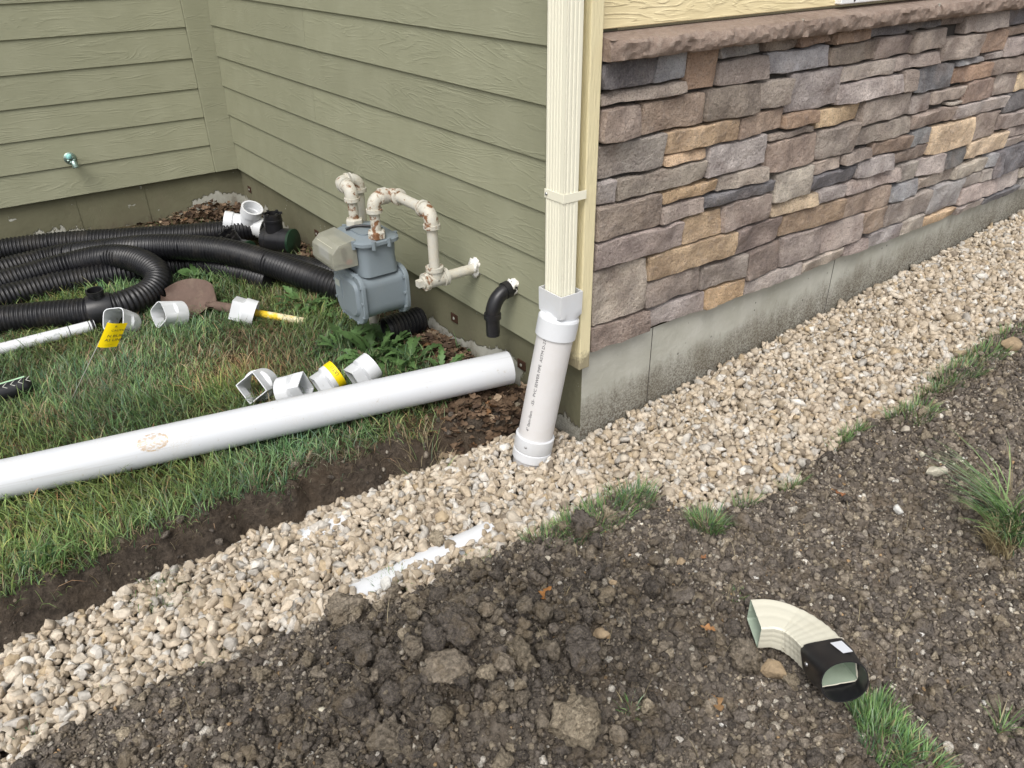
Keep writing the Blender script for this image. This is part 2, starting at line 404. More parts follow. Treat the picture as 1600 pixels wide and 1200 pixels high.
M['grass'] = m_attr('grass_blades', 0.55, 20.0, 0.8, 1.2, 0, 1, 0.3, 0.3)
M['leaf'] = m_attr('dry_leaves', 0.8, 60.0, 0.65, 1.2, 0.002, 90.0, 0.15, 0.15)

def m_soil():
    k = NT('bare_soil'); ob = k.tc.outputs['Object']; at = k.n('ShaderNodeAttribute', attribute_name='col')
    n1 = k.noise(ob, 6.0, 5, 0.65); n2 = k.noise(ob, 42.0, 6, 0.72); n3 = k.noise(ob, 210.0, 4, 0.7)
    c = k.mix(k.ramp(n2, [(0.40, 0.0), (0.64, 1.0)]), (0.078, 0.068, 0.058), (0.190, 0.163, 0.134))
    c = k.mix(k.math('MULTIPLY', k.ramp(n1, [(0.45, 0.0), (0.65, 1.0)]), 0.5), c, (0.15, 0.115, 0.08))
    c = k.mix(k.ramp(n3, [(0.62, 0.0), (0.72, 0.6)]), c, (0.30, 0.26, 0.20))
    c = k.mix(1.0, c, at.outputs['Color'], 'MULTIPLY')
    h = k.math('ADD', k.math('MULTIPLY', n2, 1.0), k.math('MULTIPLY', n3, 0.35))
    return k.out(c, 0.95, k.bump(h, 0.018), spec=0.08)
M['soil'] = m_soil()

def m_rustpipe():
    k = NT('painted_pipe_with_rust'); ob = k.tc.outputs['Object']
    n = k.noise(ob, 34.0, 6, 0.7, 0.3); n2 = k.noise(ob, 120.0, 4, 0.6)
    at = k.n('ShaderNodeAttribute', attribute_name='rust', attribute_type='OBJECT')
    p = k.mix(n2, (0.45, 0.44, 0.39), (0.54, 0.52, 0.455))
    p = k.mix(k.ramp(n, [(0.42, 0.0), (0.6, 0.55)]), p, (0.53, 0.48, 0.37))
    f = k.math('ADD', k.math('MULTIPLY', at.outputs['Fac'], 0.22), n)
    r = k.ramp(f, [(0.66, 0.0), (0.72, 1.0)])
    rc = k.mix(n2, (0.10, 0.042, 0.022), (0.30, 0.15, 0.07))
    c = k.mix(r, p, rc)
    return k.out(c, 0.55, k.bump(k.math('ADD', n2, k.math('MULTIPLY', r, -0.5)), 0.0012), spec=0.35)
M['rustpipe'] = m_rustpipe()

def m_clear():
    k = NT('yellowed_clear_plastic'); n = k.noise(k.tc.outputs['Object'], 25.0, 3, 0.6)
    c = k.mix(n, (0.30, 0.30, 0.245), (0.39, 0.385, 0.32)); k.out(c, 0.32, None, spec=0.5)
    tr = k.n('ShaderNodeBsdfTransparent'); ms = k.n('ShaderNodeMixShader'); ms.inputs[0].default_value = 0.40
    k.l(k.b.outputs[0], ms.inputs[1]); k.l(tr.outputs[0], ms.inputs[2]); k.l(ms.outputs[0], k.t.nodes['Material Output'].inputs['Surface'])
    return k.m
M['clear'] = m_clear()
def m_weed():
    k = NT('weed_leaf'); oi = k.n('ShaderNodeObjectInfo'); n = k.noise(k.tc.outputs['Object'], 60.0, 3, 0.6)
    c = k.mix(n, (0.055, 0.115, 0.035), (0.125, 0.215, 0.075))
    hsv = k.n('ShaderNodeHueSaturation'); k.l(c, hsv.inputs['Color']); k.l(k.math('ADD', k.math('MULTIPLY', oi.outputs['Random'], 0.7), 0.65), hsv.inputs['Value'])
    k.out(hsv.outputs[0], 0.5, None, spec=0.35)
    tl = k.n('ShaderNodeBsdfTranslucent'); k.l(hsv.outputs[0], tl.inputs[0]); ms = k.n('ShaderNodeMixShader'); ms.inputs[0].default_value = 0.25
    k.l(k.b.outputs[0], ms.inputs[1]); k.l(tl.outputs[0], ms.inputs[2]); k.l(ms.outputs[0], k.t.nodes['Material Output'].inputs['Surface'])
    return k.m
M['weed'] = m_weed()

def m_trim():
    k = NT('cream_trim_paint'); ob = k.tc.outputs['Object']
    n = k.noise(k.map(ob, (1, 1, 0.12)), 160.0, 4, 0.6); n2 = k.noise(ob, 5.0, 3, 0.6); X = k.sep(ob)
    c = k.mix(n2, (0.68, 0.60, 0.37), (0.78, 0.70, 0.455))
    low = k.math('MULTIPLY', k.ramp(k.math('ADD', X[2], k.math('MULTIPLY', k.noise(ob, 60.0, 4, 0.7), -0.10)), [(0.0, 1.0), (0.03, 0.0)]), 0.7)
    c = k.mix(low, c, (0.12, 0.10, 0.07))
    return k.out(c, 0.6, k.bump(n, 0.003), spec=0.3)
M['trim'] = m_trim()

# ------------------------------------------------------------------ lie of the land
L_IN = 2.9125                        # inner corner of the two green walls (x=0, y=L_IN); z=0 is the foot of the siding
def zgrav(x): x = np.asarray(x, float); return np.where(x > 0, -0.268 + 0.062*x, -0.268 + 0.012*x)
def _edge(pts):
    P = []
    for px, py in pts:
        q = at_z(px, py, -0.26)
        for _ in range(4): q = at_z(px, py, float(zgrav(q[0])))
        P.append(q[:2])
    P = np.array(P); return P[np.argsort(P[:, 0])]
EL = _edge([(-60, 1050), (0, 1020), (150, 945), (300, 880), (400, 835), (500, 795), (640, 742), (740, 705), (800, 685)])
EL = np.vstack([[-6, EL[0, 1]+.9], EL, [0.0, EL[-1, 1]+.02], [9, EL[-1, 1]+.02]])
ER = _edge([(-60, 1230), (0, 1190), (100, 1130), (180, 1075), (300, 1032), (430, 996), (540, 946), (625, 922), (745, 874), (825, 830), (930, 782), (990, 768),
            (1040, 800), (1100, 802), (1200, 762), (1260, 722), (1310, 680), (1400, 640), (1440, 600), (1500, 550), (1600, 490), (1700, 440)])
ER = np.vstack([[-6, ER[0, 1]+.9], ER, [9, ER[-1, 1]]])
def yL(x): return np.interp(x, EL[:, 0], EL[:, 1])
def yR(x): return np.interp(x, ER[:, 0], ER[:, 1])
PILE = at_z(730, 1060, -0.14); BANK = at_z(1560, 640, -0.10)
def ground(x, y, fine=True):
    x = np.asarray(x, float); y = np.asarray(y, float); p = np.stack([x, y, 0*x], -1)
    zg = zgrav(x); j = 0.02*vnoise(p*9.0, 5) + 0.012*vnoise(p*23.0, 6)
    tl = y - yL(x) + j; tr = yR(x) - y + j
    bed = zg - 0.016
    lawn = -0.195 + 0.012*vnoise(p*2.2, 11) + 0.006*vnoise(p*7.0, 12) - 0.02*sstep(1.6, 2.8, y) - 0.02*sstep(-.35, 0.0, x)
    d2 = ((x-PILE[0])/0.40)**2 + ((y-PILE[1])/0.27)**2
    d3 = ((x-BANK[0])/0.55)**2 + ((y-BANK[1])/0.20)**2
    dirt = zg + 0.040 + 0.165*np.exp(-d2) + 0.07*np.exp(-d3) + 0.03*sstep(0.0, 0.8, tr)
    if fine:
        lump = fbm(p*7.5, 5, 21, 0.55); rid = 1-np.abs(vnoise(p*16.0, 31))
        cl = np.exp(-d2*0.8)
        dirt = dirt + (0.010 + 0.030*cl)*lump + (0.006+0.022*cl)*(rid-0.6) + 0.005*fbm(p*45.0, 3, 41)
    z = bed + (lawn-bed)*sstep(0.012, 0.070, tl)
    z = z + (dirt-bed)*sstep(-0.01, 0.10, tr)
    if fine:
        bank = sstep(0.0, 0.03, tl)*(1-sstep(0.09, 0.15, tl))
        z = z + bank*0.024*fbm(p*22.0, 4, 51, 0.65)
    return z, tl, tr
def gz(x, y): return float(ground(np.array([x]), np.array([y]), False)[0][0])
def gzf(x, y): return ground(np.asarray(x, float), np.asarray(y, float), True)[0]

def axis(lo, a, b, hi, fine, mid):
    far = lambda s, e, n: list(s + (e-s)*(np.linspace(0, 1, n+1)[1:]**2.2))
    core = list(np.arange(a, b+1e-6, fine))
    return np.array(sorted(set(np.round(far(a, lo, 16) + core + mid, 5))))
gx = axis(-60, -1.95, 1.25, 0, 0.0095, list(np.arange(1.27, 3.6, 0.025)) + list(3.6 + 56*(np.linspace(0, 1, 15)**2.2)))
gy = axis(-60, -1.75, 0.22, 0, 0.0095, list(np.arange(0.24, 3.2, 0.025)) + list(3.2 + 56*(np.linspace(0, 1, 15)**2.2)))
XX, YY = np.meshgrid(gx, gy, indexing='ij')
ZZ, TL, TR = ground(XX.ravel(), YY.ravel())
nx_, ny_ = len(gx), len(gy)
ii = (np.arange(nx_-1)[:, None]*ny_ + np.arange(ny_-1)[None]).ravel()
tri = np.concatenate([np.stack([ii, ii+ny_, ii+ny_+1], 1), np.stack([ii, ii+ny_+1, ii+1], 1)])
gcol = np.ones((len(ZZ), 3))
m_l = sstep(0.05, 0.12, TL)[:, None]; gcol = gcol*(1-m_l) + np.array([0.62, 0.60, 0.42])*m_l     # thatch under the turf
m_b = (sstep(-0.03, 0.0, TL)*(1-sstep(0.06, 0.12, TL)))[:, None]; gcol = gcol*(1-m_b) + np.array([0.62, 0.58, 0.55])*m_b   # soil toned darker along the cut face
dryf = 1.0 + 0.55*sstep(0.5, 2.0, ((XX.ravel()-PILE[0])/0.55)**2 + ((YY.ravel()-PILE[1])/0.32)**2)*sstep(0.02, 0.1, TR)     # the thin spread soil has dried paler than the heap
gcol = gcol*dryf[:, None]
gr = link('ground', fast_mesh('ground', np.stack([XX.ravel(), YY.ravel(), ZZ], 1), tri, gcol, True), M['soil'])
tag(gr, 'bare brown soil and lawn ground around the house corner', 'ground', kind='structure')

# ------------------------------------------------------------------ house
house = empty('house', (0, 0, -0.3))
tag(house, 'house corner with green lap siding, stone veneer and concrete foundation', 'house')
def local(o, parent):            # child keeps the world coordinates it was built in
    o.parent = parent; o.matrix_parent_inverse = parent.matrix_world.inverted(); return o
bpy.context.view_layer.update()
HINV = Matrix.Translation((0, 0, 0.3))
def hpart(o, parent=None):
    o.parent = parent or house
    if not parent: o.matrix_parent_inverse = HINV
    return o

E_ = 0.152; TOP = 2.45
def lap_board(name, length, mat, h=0.184, th=0.0105, x0=0.0):
    """length along local x, face towards local -y, foot at z=0"""
    mb = MB(); n = 2
    prof = [(0.0, 0.0), (0.0015, -0.0012), (th, 0.0), (th+0.0075, h), (0.0075, h)]
    prof = [(-0.0, 0.002), (0.002, 0.0), (th, 0.0), (th+0.0095, h), (0.0095, h)]
    mb.loft([[(x, p[0], p[1]) for p in prof] for x in (0.0, length)], True, True, True)
    return mb.build(name, mat)
# left wall (faces -y): boards along x, from the corner board leftwards
back = MB().box(-3.6, 0.13, L_IN+0.022, L_IN+0.12, 0.03, TOP).build('siding_wall', M['green']); hpart(back)
back['label'] = 'green lap siding wall with outdoor faucet'
rl = random.Random(3)
for k in range(16):
    xs = [-3.6, -0.128] if k % 2 == 0 else [-3.6, -1.9, -0.128]
    for a, b in zip(xs[:-1], xs[1:]):
        o = lap_board('plank', b-a-0.002, M['green']); o.location = (a+0.001, L_IN, k*E_+rl.uniform(-.001, .001)); hpart(o, back)
cb = MB().box(-0.127, 0.0215, L_IN-0.012, L_IN+0.02, 0.002, TOP).build('corner_board', M['green'], bevel=0.002); hpart(cb, back)
# right green wall (faces -x): boards along y
wallB = MB().box(0.022, 0.12, -0.1, L_IN+0.017, 0.03, TOP).build('siding_wall', M['green']); hpart(wallB)
wallB['label'] = 'green lap siding wall behind the gas meter'
for k in range(16):
    ys = [L_IN-0.013, 1.665, -0.06] if k % 2 == 1 else [L_IN-0.013, 2.62 if k % 4 == 0 else 1.2, -0.06]
    if k % 2 == 0: ys = [L_IN-0.013, -0.06]
    for a, b in zip(ys[:-1], ys[1:]):
        o = lap_board('plank', a-b-0.0022, M['green']); o.rotation_euler = (0, 0, -math.pi/2); o.location = (0.0, a-0.0011, k*E_+rl.uniform(-.001, .001)); hpart(o, wallB)
# foundation, one L-shaped pour
fp = [(-3.6, L_IN+0.03), (0.022, L_IN+0.03), (0.022, -0.122), (3.9, -0.122), (3.9, L_IN+0.6), (-3.6, L_IN+0.6)]
fd = MB(); nfp = len(fp)
fd.add([(x, y, -0.7) for x, y in fp] + [(x, y, 0.05) for x, y in fp], [(i, (i+1) % nfp, (i+1) % nfp+nfp, i+nfp) for i in range(nfp)])
fo = fd.build('foundation', M['concp']); fo.data.materials.append(M['conc']); fo.data.polygons[2].material_index = 1; hpart(fo)
fo['label'] = 'concrete foundation, bare under the stone and painted green under the siding'
for px, py in [(390, 296), (495, 365), (660, 445), (710, 497), (815, 570)]:
    q = at_x(px, py, 0.02); mb = MB().box(0.017, 0.0225, q[1]-0.022, q[1]+0.022, q[2]-0.017, q[2]+0.017)
    o = mb.build('tie_plate', M['rusttie'], bevel=0.0015); hpart(o, fo)
    lathe(d := MB(), (0.0172, q[1], q[2]), (-1, 0, 0), [(0, 0.006), (0.0015, 0.0055), (0.0015, 0.0)], 10); hpart(d.build('tie_end', M['conc']), o) if False else hpart(d.build('tie_end', M['conc']), fo)
# painted membrane strips hanging on the left foundation
for px in (122, 233):
    q = at_y(px, 330, L_IN+0.03); mb = MB().box(q[0]-0.0015, q[0]+0.0015, L_IN+0.0265, L_IN+0.031, -0.26, 0.0)
    hpart(mb.build('joint_strip', M['concp']), fo)
for px, py, h0 in [(1015, 570, .06), (1287, 490, .03)]:
    q = at_y(px, py, -0.122); hpart(MB().box(q[0]-.001, q[0]+.001, -0.1232, -0.121, q[2]-.16, .05).build('form_seam', M['mortar']), fo)

# stone veneer: each stone its own piece.  code, x0, x1, z0, z1 in mm
STONES = 'D 26 209 818 895|G 209 336 817 895|O 336 467 782 895|G 467 655 855 895|B 468 691 781 854|B 26 335 781 817|B 26 174 685 780|R 174 422 687 780|K 422 660 688 781|L 660 825 688 780|T 275 584 618 687|R 584 822 617 687|L 26 275 585 685|T 275 462 583 617|M 462 750 518 617|B 101 462 517 582|M 26 100 516 585|T 277 518 473 516|L 519 757 465 517|B 26 277 413 516|B 278 466 414 471|D 466 811 420 465|B 567 812 325 419|T 381 567 324 413|B 26 381 324 412|T 249 647 237 323|B 26 247 148 323|K 247 498 146 237|B 498 727 138 226|K 647 893 227 321|K 728 912 119 226|R 26 276 61 146|M 276 529 61 138|T 529 728 61 136|L 730 1048 61 119|K 655 814 856 895|O 815 1002 857 895|O 1002 1195 851 895|D 1195 1402 854 895|D 1402 1627 862 895|K 1627 1808 861 895|L 1808 2125 823 895|D 2125 2398 824 895|G 691 984 787 856|K 984 1260 787 850|B 1260 1487 783 854|L 1487 1706 783 860|L 1706 1989 732 821|O 1989 2187 738 821|R 2187 2455 785 823|M 825 1077 661 786|L 1079 1391 725 783|B 1391 1705 731 782|L 1077 1475 654 724|L 1475 1566 654 729|D 1567 1823 635 730|G 1824 2062 705 731|L 2062 2192 706 736|L 2192 2510 706 784|O 1824 2120 642 704|K 2120 2554 642 705|O 822 991 613 661|T 991 1245 589 653|B 1246 1567 565 653|B 1568 1723 564 633|L 1723 1956 579 633|R 1956 2202 555 642|L 2202 2375 556 642|Y 2375 2617 555 641|L 1854 1956 560 578|L 1931 2339 496 554|D 2341 2677 469 555|B 751 990 584 611|R 757 1018 479 583|B 1019 1244 482 588|B 1244 1601 496 564|B 1601 1931 501 560|L 1019 1179 432 482|K 1179 1370 438 482|R 1370 1619 436 494|G 1619 1772 435 500|Y 1773 2109 378 495|B 2110 2327 388 496|L 2327 2727 399 469|K 1531 1773 381 435|D 1911 2117 297 377|Y 2117 2453 306 388|L 2453 2762 349 399|L 2455 2792 306 349|L 812 1019 372 479|D 1020 1295 372 431|M 1295 1531 371 436|L 1239 1598 318 369|L 1598 1729 300 380|L 1729 1911 300 378|L 1762 2041 238 296|L 2041 2320 237 297|G 2320 2397 239 305|D 2398 2469 180 305|D 2469 2878 184 306|Y 814 1072 322 372|M 1072 1239 319 372|R 1253 1561 226 317|G 1561 1762 230 300|O 893 1253 234 318|R 1419 1572 130 226|M 1572 1894 129 230|G 1894 2159 109 237|L 2161 2493 103 178|L 2159 2310 179 236|L 2310 2398 180 237|L 2493 2710 100 184|L 2710 2910 125 183|B 912 1144 119 234|B 1144 1419 114 226|L 1048 1319 61 114|B 1319 1481 61 113|M 1481 1708 61 128|L 1708 1890 61 129|T 1890 2153 61 109|L 2153 2384 61 102|D 2384 2754 61 99|G 2754 2963 61 124'
TINT = {'B': (0.395, 0.337, 0.298), 'K': (0.305, 0.256, 0.224), 'L': (0.500, 0.443, 0.400), 'R': (0.400, 0.315, 0.260), 'O': (0.440, 0.318, 0.235),
        'T': (0.600, 0.440, 0.285), 'Y': (0.720, 0.585, 0.410), 'D': (0.215, 0.214, 0.220), 'G': (0.410, 0.410, 0.412), 'M': (0.430, 0.396, 0.376)}
mort = MB().box(0.024, 3.75, -0.124, -0.08, 0.063, 0.905).build('stone_wall', M['mortar']); hpart(mort)
mort['label'] = 'stone veneer wall of brown, grey and tan ledge stones'
rs = np.random.default_rng(11)
def veneer_stone(x0, x1, z0, z1, code, seed):
    g = np.random.default_rng(seed); gap = 0.0026
    x0 += gap; x1 -= gap; z0 += gap; z1 -= gap; w_, h_ = x1-x0, z1-z0
    nu = int(np.clip(w_/0.013, 5, 22)); nv = int(np.clip(h_/0.013, 4, 14))
    def ax(n, wid):
        b = min(0.006, wid*.2); t = np.r_[0, b*0.4, b, np.linspace(b, wid-b, n-1)[1:-1], wid-b, wid-b*0.4, wid]; return t
    U = ax(nu, w_); Vv = ax(nv, h_); nu, nv = len(U), len(Vv)
    uu, vv = np.meshgrid(U, Vv, indexing='ij')
    p = np.stack([uu*1.0+seed*3.1, vv+seed*1.7, 0*uu], -1)
    # wandering outline
    eu = 2*uu/w_-1; ev = 2*vv/h_-1
    px = uu + 0.0045*vnoise(p*[14, 22, 1], 3)*np.abs(eu)**3 - np.sign(eu)*np.abs(eu)**6*np.abs(ev)**6*0.002
    pz = vv + 0.0042*vnoise(p*[18, 14, 1], 4)*np.abs(ev)**3 - np.sign(ev)*np.abs(ev)**6*np.abs(eu)**6*0.002
    # broken face
    ed = np.minimum(np.minimum(uu, w_-uu), np.minimum(vv, h_-vv))
    pr_ = g.uniform(0.026, 0.039)
    face = pr_ + 0.0062*fbm(p*11.0, 3, 8) + g.uniform(-.007, .007)*eu + g.uniform(-.007, .007)*ev
    n_ = vnoise(p*7.0 + 5.0, 9); face = face + 0.007*np.sign(n_)*np.minimum(np.abs(n_)*9, 1)*0.5      # a fracture step
    face = face + 0.003*fbm(p*48.0, 3, 12)
    rim = np.clip(ed/0.0045, 0, 1); face = face - 0.006*(1-np.sqrt(1-(1-rim)**2))
    yy = -0.124 - face
    V = np.stack([px+x0, yy, pz+z0], -1).reshape(-1, 3).tolist(); F = []
    for i in range(nu-1):
        for j in range(nv-1): F.append((i*nv+j, (i+1)*nv+j, (i+1)*nv+j+1, i*nv+j+1))
    bd = [(i, 0) for i in range(nu)] + [(nu-1, j) for j in range(1, nv)] + [(i, nv-1) for i in range(nu-2, -1, -1)] + [(0, j) for j in range(nv-2, 0, -1)]
    n0 = len(V)
    for i, j in bd: q = V[i*nv+j]; V.append([q[0], -0.1235, q[2]])
    for k in range(len(bd)):
        k2 = (k+1) % len(bd); a = bd[k][0]*nv+bd[k][1]; b = bd[k2][0]*nv+bd[k2][1]; F.append((b, a, n0+k, n0+k2))
    me = bpy.data.meshes.new('stone'); me.from_pydata(V, [], F); me.update()
    o = link('stone', me, M['stone'], mort, True, 0, 34)
    t = np.array(TINT[code])*np.array([1.06, 1.05, 1.03])*g.uniform(0.86, 1.16)*np.array([g.uniform(.96, 1.04), 1, g.uniform(.95, 1.05)])
    o.color = (*t, 1); return o
k = 0
for s in STONES.split('|'):
    c, a, b, d, e = s.split(); veneer_stone(int(a)/1000, int(b)/1000, int(d)/1000, int(e)/1000, c, 100+k); k += 1
zc = 0.061
for row in range(8):                              # the wall runs on past the picture
    h_ = (0.834/8); xc = 2.972
    while xc < 3.7:
        w_ = rs.uniform(0.12, 0.28); veneer_stone(xc, min(xc+w_, 3.74), zc, zc+h_, rs.choice(list('BBLKRTDM')), 300+k); k += 1; xc += w_
    zc += h_
# cap stones
def cap_stone(x0, x1, seed, ret=False):
    n = max(8, int((x1-x0)/0.008)); mb = MB(); X = np.linspace(x0, x1, n)
    prof = [(-0.10, 0.895), (-0.190, 0.893), (-0.199, 0.896), (-0.204, 0.904), (-0.206, 0.912), (-0.206, 0.920), (-0.206, 0.928), (-0.204, 0.935), (-0.199, 0.9415), (-0.190, 0.9435), (-0.12, 0.953), (-0.10, 0.953)]
    rings = []
    for i, x in enumerate(X):
        r_ = []
        inset = 0.018*max(0, 1-(x-x0)/0.03) if ret else 0.006*max(0, 1-(x-x0)/0.012)
        inset = max(inset, 0.006*max(0, 1-(x1-x)/0.012))
        for j, (y, z) in enumerate(prof):
            rough = 1.0 if 1 <= j <= 8 else 0.0
            q = np.array([x*34+seed*9, y*60, z*60])
            f = fbm(q[None], 4, 70, 0.6)[0]; f2 = fbm(q[None]*0.4+4, 2, 75)[0]
            r_.append((x, y + rough*(0.0060*f + 0.007*f2 + inset), z + rough*0.003*vnoise(q[None]*1.3, 71)[0]))
        rings.append(r_)
    mb.loft(rings, True, True, True)
    return hpart(mb.build('cap_stone', M['capstone'], smooth=True, auto=30), mort)
xs = [0.020, 0.772, 1.53, 2.30, 3.05, 3.75]
for i in range(5): cap_stone(xs[i]+0.0015, xs[i+1]-0.0015, i, i == 0)
for x in xs[1:5]: hpart(MB().box(x-.0016, x+.0016, -0.193, -0.1, 0.899, 0.9445).build('cap_joint', M['conc']), mort)
# cream siding above the cap and the cream corner trim
up = MB().box(0.02, 3.75, -0.105, -0.02, 0.96, TOP).build('siding_wall', M['cream']); hpart(up); up['label'] = 'cream lap siding above the stone cap'
for k in range(10):
    o = lap_board('plank', 3.70, M['cream']); o.location = (0.021, -0.1235, 0.962 + k*E_); hpart(o, up)
hpart(MB().box(1.02, 2.3, -0.146, -0.118, 0.966, TOP).build('window_trim', M['whitetrim'], bevel=0.003))
hpart(MB().box(1.085, 1.092, -0.148, -0.145, 0.972, 0.979).build('nail_head', M['ink']))
ct = MB().box(-0.022, 0.019, -0.158, -0.02, 0.022, TOP).build('corner_trim', M['trim'], bevel=0.003); hpart(ct)

# ------------------------------------------------------------------ gravel
def pick(g, n, table):
    c = np.array([t[1] for t in table]); pr_ = np.array([t[0] for t in table], float); pr_ /= pr_.sum()
    return c[g.choice(len(table), n, p=pr_)]
def jit(x0, x1, y0, y1, s, g):
    X, Y = np.meshgrid(np.arange(x0, x1, s), np.arange(y0, y1, s)); X = X.ravel(); Y = Y.ravel()
    return X + g.uniform(-.5, .5, len(X))*s, Y + g.uniform(-.5, .5, len(X))*s
def pxy(x, y, z):
    d = np.stack([x-CAM[0], y-CAM[1], z-CAM[2]], -1); dz = d @ _fw
    return 800+FPX*(d @ _r2)/dz, 600-FPX*(d @ _u2)/dz
g = np.random.default_rng(5)
GCOL = [(32, (0.475, 0.410, 0.325)), (22, (0.53, 0.475, 0.395)), (20, (0.41, 0.345, 0.26)), (11, (0.47, 0.445, 0.405)), (3, (0.43, 0.345, 0.235)), (5, (0.58, 0.56, 0.52)), (4, (0.25, 0.21, 0.165))]
P0 = at_z(552, 922, -0.27); P1 = at_z(755, 829, -0.27)          # the half-buried pipe lies along this line
PAX = (P1-P0)/np.linalg.norm(P1-P0)
def near_pipe(x, y):
    d = np.stack([x-P0[0], y-P0[1]], -1); t = d @ PAX[:2]; s = d[:, 0]*(-PAX[1]) + d[:, 1]*PAX[0]
    return t/np.linalg.norm((P1-P0)[:2]), s
RISER0 = at_z(827, 716, -0.275)
layers = []
for lay, (s, zo, r0) in enumerate([(0.0165, -0.004, 0.0108), (0.0170, 0.004, 0.0112), (0.030, 0.012, 0.0120)]):
    x, y = jit(-2.1, 3.5, -1.5, 0.5, s, g)
    z_, tl, tr = ground(x, y, False)
    keep = (tl < 0.012 - 0.012*lay) & (tr < 0.050 - 0.016*lay) & ~((x > 0.015) & (y > -0.135)) & ~((x > -0.004) & (y > -0.12))
    keep &= np.hypot(x-RISER0[0], y-RISER0[1]) > 0.066
    t, sd = near_pipe(x, y)
    show = (t > 0.0) & (t < 0.98) & (np.abs(sd) < 0.027) & (np.abs(t-0.33) > 0.05) & (vnoise(np.stack([x, y, 0*x], -1)*17.0, 88) > -0.48)
    show |= (t > -0.64) & (t < -0.53) & (np.abs(sd) < 0.022)
    keep &= ~show
    x, y = x[keep], y[keep]; n = len(x)
    r = r0*np.exp(g.normal(-.02, 0.32, n)).clip(0.5, 1.95)
    zz = zgrav(x) + zo + g.uniform(-.006, .008, n) - 0.012*sstep(-0.03, 0.02, tl[keep])
    layers.append((x, y, zz, r))
x, y, zz, r = [np.concatenate([l[k] for l in layers]) for k in range(4)]
# a few pebbles strayed over the pipe and the soil
n = len(x); pos = np.stack([x, y, zz], 1)
sc3 = r[:, None]*np.stack([g.uniform(1.0, 1.5, n), g.uniform(.75, 1.05, n), g.uniform(.55, .85, n)], 1)
col = pick(g, n, GCOL)*g.uniform(0.82, 1.15, (n, 1))*np.array([1.03, 1.01, 0.985])
px, py = pxy(x, y, zz)
vis = (px > -60) & (px < 1680) & (py > 200) & (py < 1300); near = vis & (x < -0.1) & (zz > zgrav(x)+0.001)
RV3 = [hull_rock(900+i, 12+i % 6, .045) for i in range(24)]; RV2 = [hull_rock(950+i, 12+i % 6, 0) for i in range(24)]; RV1 = RV2
rt = rot_mats(n, g)
far = vis & ~near
out_ = ~vis
parts = [bake(RV3, pos[near], sc3[near]*1.12, rt[near], col[near], g), bake(RV2, pos[far], sc3[far]*1.15, rt[far], col[far], g), bake(RV1, pos[out_], sc3[out_]*1.18, rt[out_], col[out_], g)]
V, T, C_ = merge(parts); NGR = n
gv = link('gravel', fast_mesh('gravel', V, T, C_, False), M['gravel'])
tag(gv, 'pale crushed limestone gravel filling the drainage trench', 'gravel', kind='stuff')

# ------------------------------------------------------------------ soil clods
g = np.random.default_rng(15)
CCOL = [(32, (0.105, 0.091, 0.079)), (26, (0.155, 0.134, 0.114)), (24, (0.225, 0.193, 0.155)), (11, (0.30, 0.255, 0.192)), (4.5, (0.34, 0.305, 0.255)), (1.4, (0.50, 0.465, 0.41))]
def scatter(n, rlo, rhi, power, where, sub, variants, squash, sink=0.35, colt=CCOL, tint=1.0, heap=0.0):
    x = g.uniform(-2.0, 2.6, n*6); y = g.uniform(-1.72, 0.25, n*6)
    z, tl, tr = ground(x, y, True); px, py = pxy(x, y, z)
    keep = (px > -70) & (px < 1690) & (py > 250) & (py < 1290) & where(x, y, tl, tr, px, py)
    idx = np.nonzero(keep)[0][:n]; x, y, z = x[idx], y[idx], z[idx]; m = len(idx)
    u = g.uniform(0, 1, m); r = (rlo**(-power) + u*(rhi**(-power)-rlo**(-power)))**(-1/power)
    pos = np.stack([x, y, z + r*(0.62-sink) + heap*g.uniform(0, 1, m)], 1)
    s3 = r[:, None]*np.stack([g.uniform(.9, 1.3, m), g.uniform(.8, 1.1, m), g.uniform(squash, 1.0, m)], 1)
    dry = 1.0 + 0.45*sstep(0.5, 2.0, pile_d(x, y))
    return bake(variants, pos, s3, rot_mats(m, g), pick(g, m, colt)*g.uniform(0.75, 1.25, (m, 1))*tint*dry[:, None], g)
def dirt_w(x, y, tl, tr, px, py): return (tr > 0.01) & (g.uniform(0, 1, len(x)) < sstep(-0.02, 0.10, tr))
def pile_d(x, y): return ((x-PILE[0])/0.55)**2 + ((y-PILE[1])/0.30)**2
def pile_w(x, y, tl, tr, px, py): return (tr > 0.06) & (g.uniform(0, 1, len(x)) < np.exp(-pile_d(x, y)))
def core_w(x, y, tl, tr, px, py): return (g.uniform(0, 1, len(x)) < np.exp(-((px-720)/165)**2 - ((py-1060)/95)**2))
def bank_w(x, y, tl, tr, px, py): return (tl > 0.0) & (tl < 0.10) & (x < 0.0)
CBIG = [(34, (0.098, 0.085, 0.074)), (26, (0.140, 0.121, 0.103)), (24, (0.20, 0.170, 0.133)), (12, (0.26, 0.219, 0.162))]
CV1 = [hull_rock(600+i, 9, 0) for i in range(10)]; CV2 = [clod_variant(2, i, 0.34, 1.7) for i in range(10)]
CV3 = [clod_variant(3, i, 0.40, 1.5) for i in range(8)]; CV4 = [clod_variant(4, i, 0.42, 1.4) for i in range(5)]
RVs = [hull_rock(700+i, 10, 0) for i in range(8)]
_n = 0
